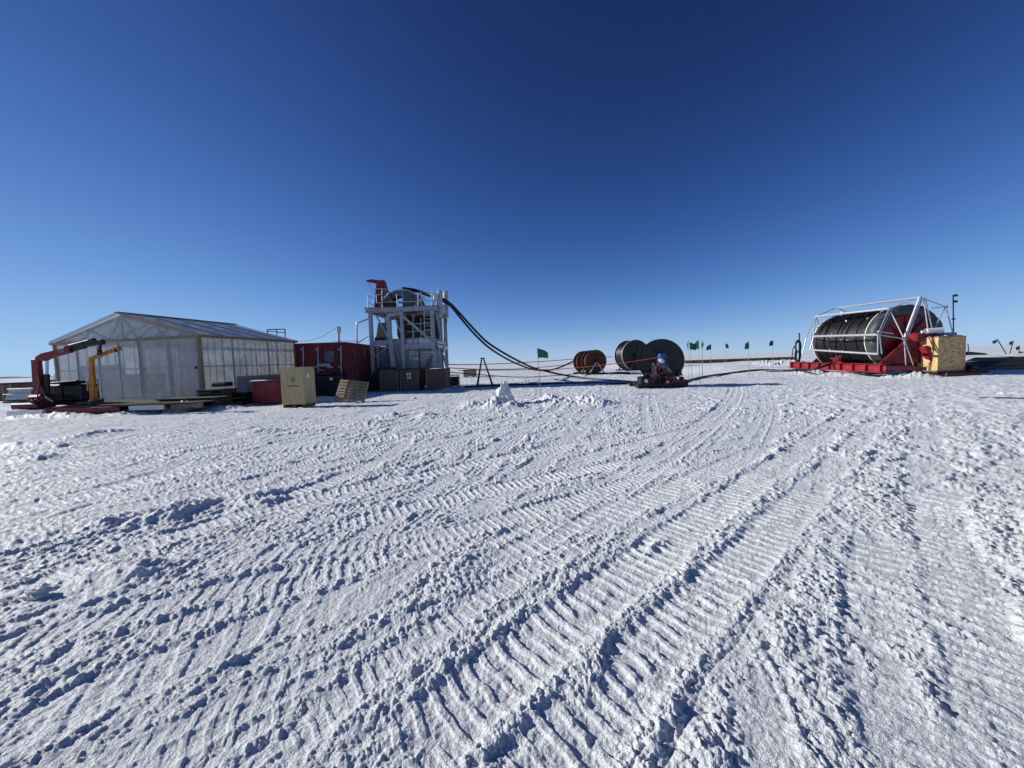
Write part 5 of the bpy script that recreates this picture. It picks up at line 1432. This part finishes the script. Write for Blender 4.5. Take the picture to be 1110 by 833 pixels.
mb = MB(); mb.tube([(gx(1049.5, YE), YE - .1, .5), at(1049.3, 373, YE)], .05, 6); tag(mb.build('marker_pole', M['blacksteel']), 'short dark pole beside the low dark load on the far snow', 'pole')
def pennant(px0, py0, px1, py1, Y, col, label, w=.24):
    t = thing('small_flag', tuple(at(px1, py1, Y)), label, 'flag')
    a, b = at(px1, py1, Y), at(px0, py0, Y)
    mb = MB(); mb.tube([a, b], .028, 6); mb.build('pole', M['rust'], t)
    mb = MB(); d = Vector((-w, .08, -.12)); mb.slab([b, b + d, b + d + Vector((.06, 0, -.2)), b + Vector((.0, 0, -.24))], (0, .012, 0)); mb.build('flag', col, t)
pennant(1081, 368, 1092, 386, 27, M['green'], 'dark green flag on a strongly leaning pole at right edge')
pennant(1098.5, 369.5, 1094, 386, 27.5, M['rust'], 'rust coloured flag on upright stake at right edge', .2)
pennant(1105, 375, 1104.5, 386, 27.2, M['blacksteel'], 'short dark flag, farthest right of the small flags', .14)
mb = MB(); mb.tube([at(1101, 384, 27.6), at(1122, 379, 27.6)], .03, 6); mb.box(at(1106, 382.2, 27.6), (.25, .1, .1)); tag(mb.build('leaning_stake', M['timber']), 'pale wooden stake lying aslant among flags at right edge', 'stake')

# ================================================================== far left background
Yg = 30.0
def fbox(name, px0, px1, pyt, Y, dpt, material, label, cat, bev=.04, zb=0):
    zt_ = at((px0 + px1) / 2, pyt, Y).z
    mb = MB(); mb.box(((gx(px0, Y) + gx(px1, Y)) / 2, Y + dpt / 2, (zt_ + zb) / 2), (gx(px1, Y) - gx(px0, Y), dpt, zt_ - zb), bev=bev)
    return mb, zt_
t = thing('cargo_crate', (gx(2, 27), 27.5, 0), 'brown wooden cargo crate cut by left edge of picture', 'crate')
mb, z_ = fbox('', -14, 11.5, 416.5, 27, 1.4, None, '', ''); mb.build('body', M['woodb'], t)
mb = MB(); mb.box((gx(0, 27), 27.7, z_ + .03), (gx(11.5, 27) - gx(-14, 27) + .05, 1.5, .06)); mb.build('lid', M['olddeck'], t)
mb = MB()
for px in (-8, 2, 10.5): mb.box((gx(px, 27), 26.98, z_ / 2), (.12, .03, z_ - .1))
mb.build('batten', M['timber'], t)
Yg = 24
t = thing('cargo_sled', (gx(20, Yg), Yg + .5, 0), 'pale metal cargo sled on the snow left of red crane', 'sled')
mb = MB(); xa_, xb_ = gx(4, Yg), gx(35, Yg)
mb.slab([(xa_ - .1, Yg, .25), (xb_, Yg, .25), (xb_, Yg, .9), (xa_ + .25, Yg, .9)], (0, .05, 0)); mb.box(((xa_ + xb_) / 2, Yg + .6, .3), (xb_ - xa_, 1.1, .1)); mb.slab([(xa_ - .1, Yg + 1.2, .25), (xb_, Yg + 1.2, .25), (xb_, Yg + 1.2, .9), (xa_ + .25, Yg + 1.2, .9)], (0, .05, 0)); mb.build('tub', M['galv'], t)
mb = MB(); mb.tube([(xa_ + .2, Yg - .02, .92), (xb_, Yg - .02, .92)], .05, 8); mb.tube([(xa_ - .1, Yg - .03, .6), (xb_, Yg - .03, .6)], .03, 8); mb.build('rail', M['alu'], t)
for y in (Yg + .1, Yg + 1.1): mb = MB(); mb.beam((xa_ - .3, y, .1), (xb_ + .1, y, .1), .1, .1); mb.build('runner', M['blacksteel'], t)
t = thing('red_skip', (gx(32, 30), 30.5, 0), 'low dark red skip behind the pale cargo sled', 'skip')
xa_, xb_ = gx(21, 30), gx(44, 30)
mb = MB(); mb.hull([Vector((x, y, z)) for x, z in ((xa_ + .5, .1), (xb_ - .3, .1), (xa_ - .1, 1.05), (xb_, 1.05)) for y in (30, 31.3)]); mb.build('body', M['redbox'], t)
mb = MB(); mb.beam((xa_ - .12, 29.97, 1.08), (xb_ + .05, 29.97, 1.08), .08, .08); mb.build('lip', M['red'], t)
t = thing('dark_container', (gx(60, 30), 31, 0), 'dark blue grey container seen between red crane and shelter', 'container')
mb, z_ = fbox('', 52, 72, 411, 30, 2.2, None, '', ''); mb.build('body', M['blacksteel'], t)
mb = MB(); mb.box((gx(55.5, 30), 29.97, z_ * .72), (.5, .03, z_ * .4)); mb.build('door_panel', M['galv'], t)
mb = MB(); mb.hull([Vector((gx(62, 36), 36, 2.15)), Vector((gx(50, 36), 36, .9)), Vector((gx(74, 36), 36, .9)), Vector((gx(50, 38), 38, .9)), Vector((gx(74, 38), 38, .9)), Vector((gx(62, 38), 38, 2.15)), Vector((gx(50, 36), 36, 0)), Vector((gx(74, 36), 36, 0)), Vector((gx(50, 38), 38, 0)), Vector((gx(74, 38), 38, 0))])
tag(mb.build('white_tent', M['white']), 'white pitched tent peeking out between red crane and shelter', 'tent')
t = thing('stake', (gx(33, 16.2), 16.2, 0), 'thin pale wooden stake left of the red crane base', 'stake')
mb = MB(); mb.tube([(gx(33, 16.2), 16.2, -.05), (gx(33, 16.2), 16.2, at(33, 423, 16.2).z)], .04, 6); mb.build('post', M['timber'], t)
# distant dark edge at left horizon
mb = MB(); pts = []
for k in range(40):
    x = -4200 + k * 75; h_ = 6 + 5 * math.sin(k * .5) + 4 * math.sin(k * 1.3) + 3 * (k % 3 == 0)
    h_ *= 1 - .85 * max(0, (k - 26) / 13)
    pts.append((x, max(h_, 1)))
vs_ = []; fs = []
for x, h_ in pts: vs_ += [(x, 2600, -12), (x, 2700, h_), (x, 2900, h_ + 1), (x, 3200, -12)]
for k in range(39):
    for j in range(3): a = k * 4 + j; fs.append((a, a + 4, a + 5, a + 1))
mb.add(vs_, fs, False)
hl = mb.build('far_hills', mat('far_rock', (0.10, 0.13, 0.19), .9, var=.3, scale=.004)); hl['kind'] = 'structure'

# ================================================================== snow pieces
def snow_piece(px, Y, z, rx, ry, rz_, pts, label, seed, cat='snow block', jag=.18):
    bm = bmesh.new(); bmesh.ops.create_icosphere(bm, subdivisions=5, radius=1)
    r_ = random.Random(seed)
    planes = [(Vector((r_.gauss(0, 1), r_.gauss(0, 1), r_.gauss(0, .7))).normalized(), r_.uniform(.62, .85)) for _ in range(9)]
    for v in bm.verts:
        q = v.co.copy()
        for nn, dd in planes:
            e = q.dot(nn) - dd
            if e > 0: q -= nn * e * .9
        f = 1 + jag * .5 * math.sin(q.x * 5 + seed) * math.sin(q.z * 6 + q.y * 4) + jag * .25 * math.sin(q.x * 17 + q.z * 13) * math.sin(q.y * 15 + seed) + r_.uniform(-.01, .01)
        q *= f * (1 + .32 * (mnoise.turbulence(q * 1.7 + Vector((seed, 0, 0)), 5, False) - .45))
        prof = pts(q.z) if pts else 1
        v.co = Vector((q.x * rx * prof, q.y * ry * prof, q.z * rz_))
    me = bpy.data.meshes.new('snow_block'); bm.to_mesh(me); bm.free()
    for p in me.polygons: p.use_smooth = True
    me.materials.append(M['snow'])
    o_ = bpy.data.objects.new('snow_block', me); COL.objects.link(o_)
    o_.location = (gx(px, Y), Y, z)
    return tag(o_, label, cat)
snow_piece(545, 13.7, .36, .42, .32, .56, lambda z: 1.0 - .62 * max(-.3, z) , 'upright jagged snow block standing alone left of nearest green flag', 3)
snow_piece(536.5, 13.6, .16, .26, .22, .32, None, 'smaller snow lump against left foot of the upright snow block', 8)
g1 = gp(18, 646)
snow_piece(16, g1.y, .03, .11, .07, .055, None, 'small smooth snow lump at lower left edge of picture', 5)
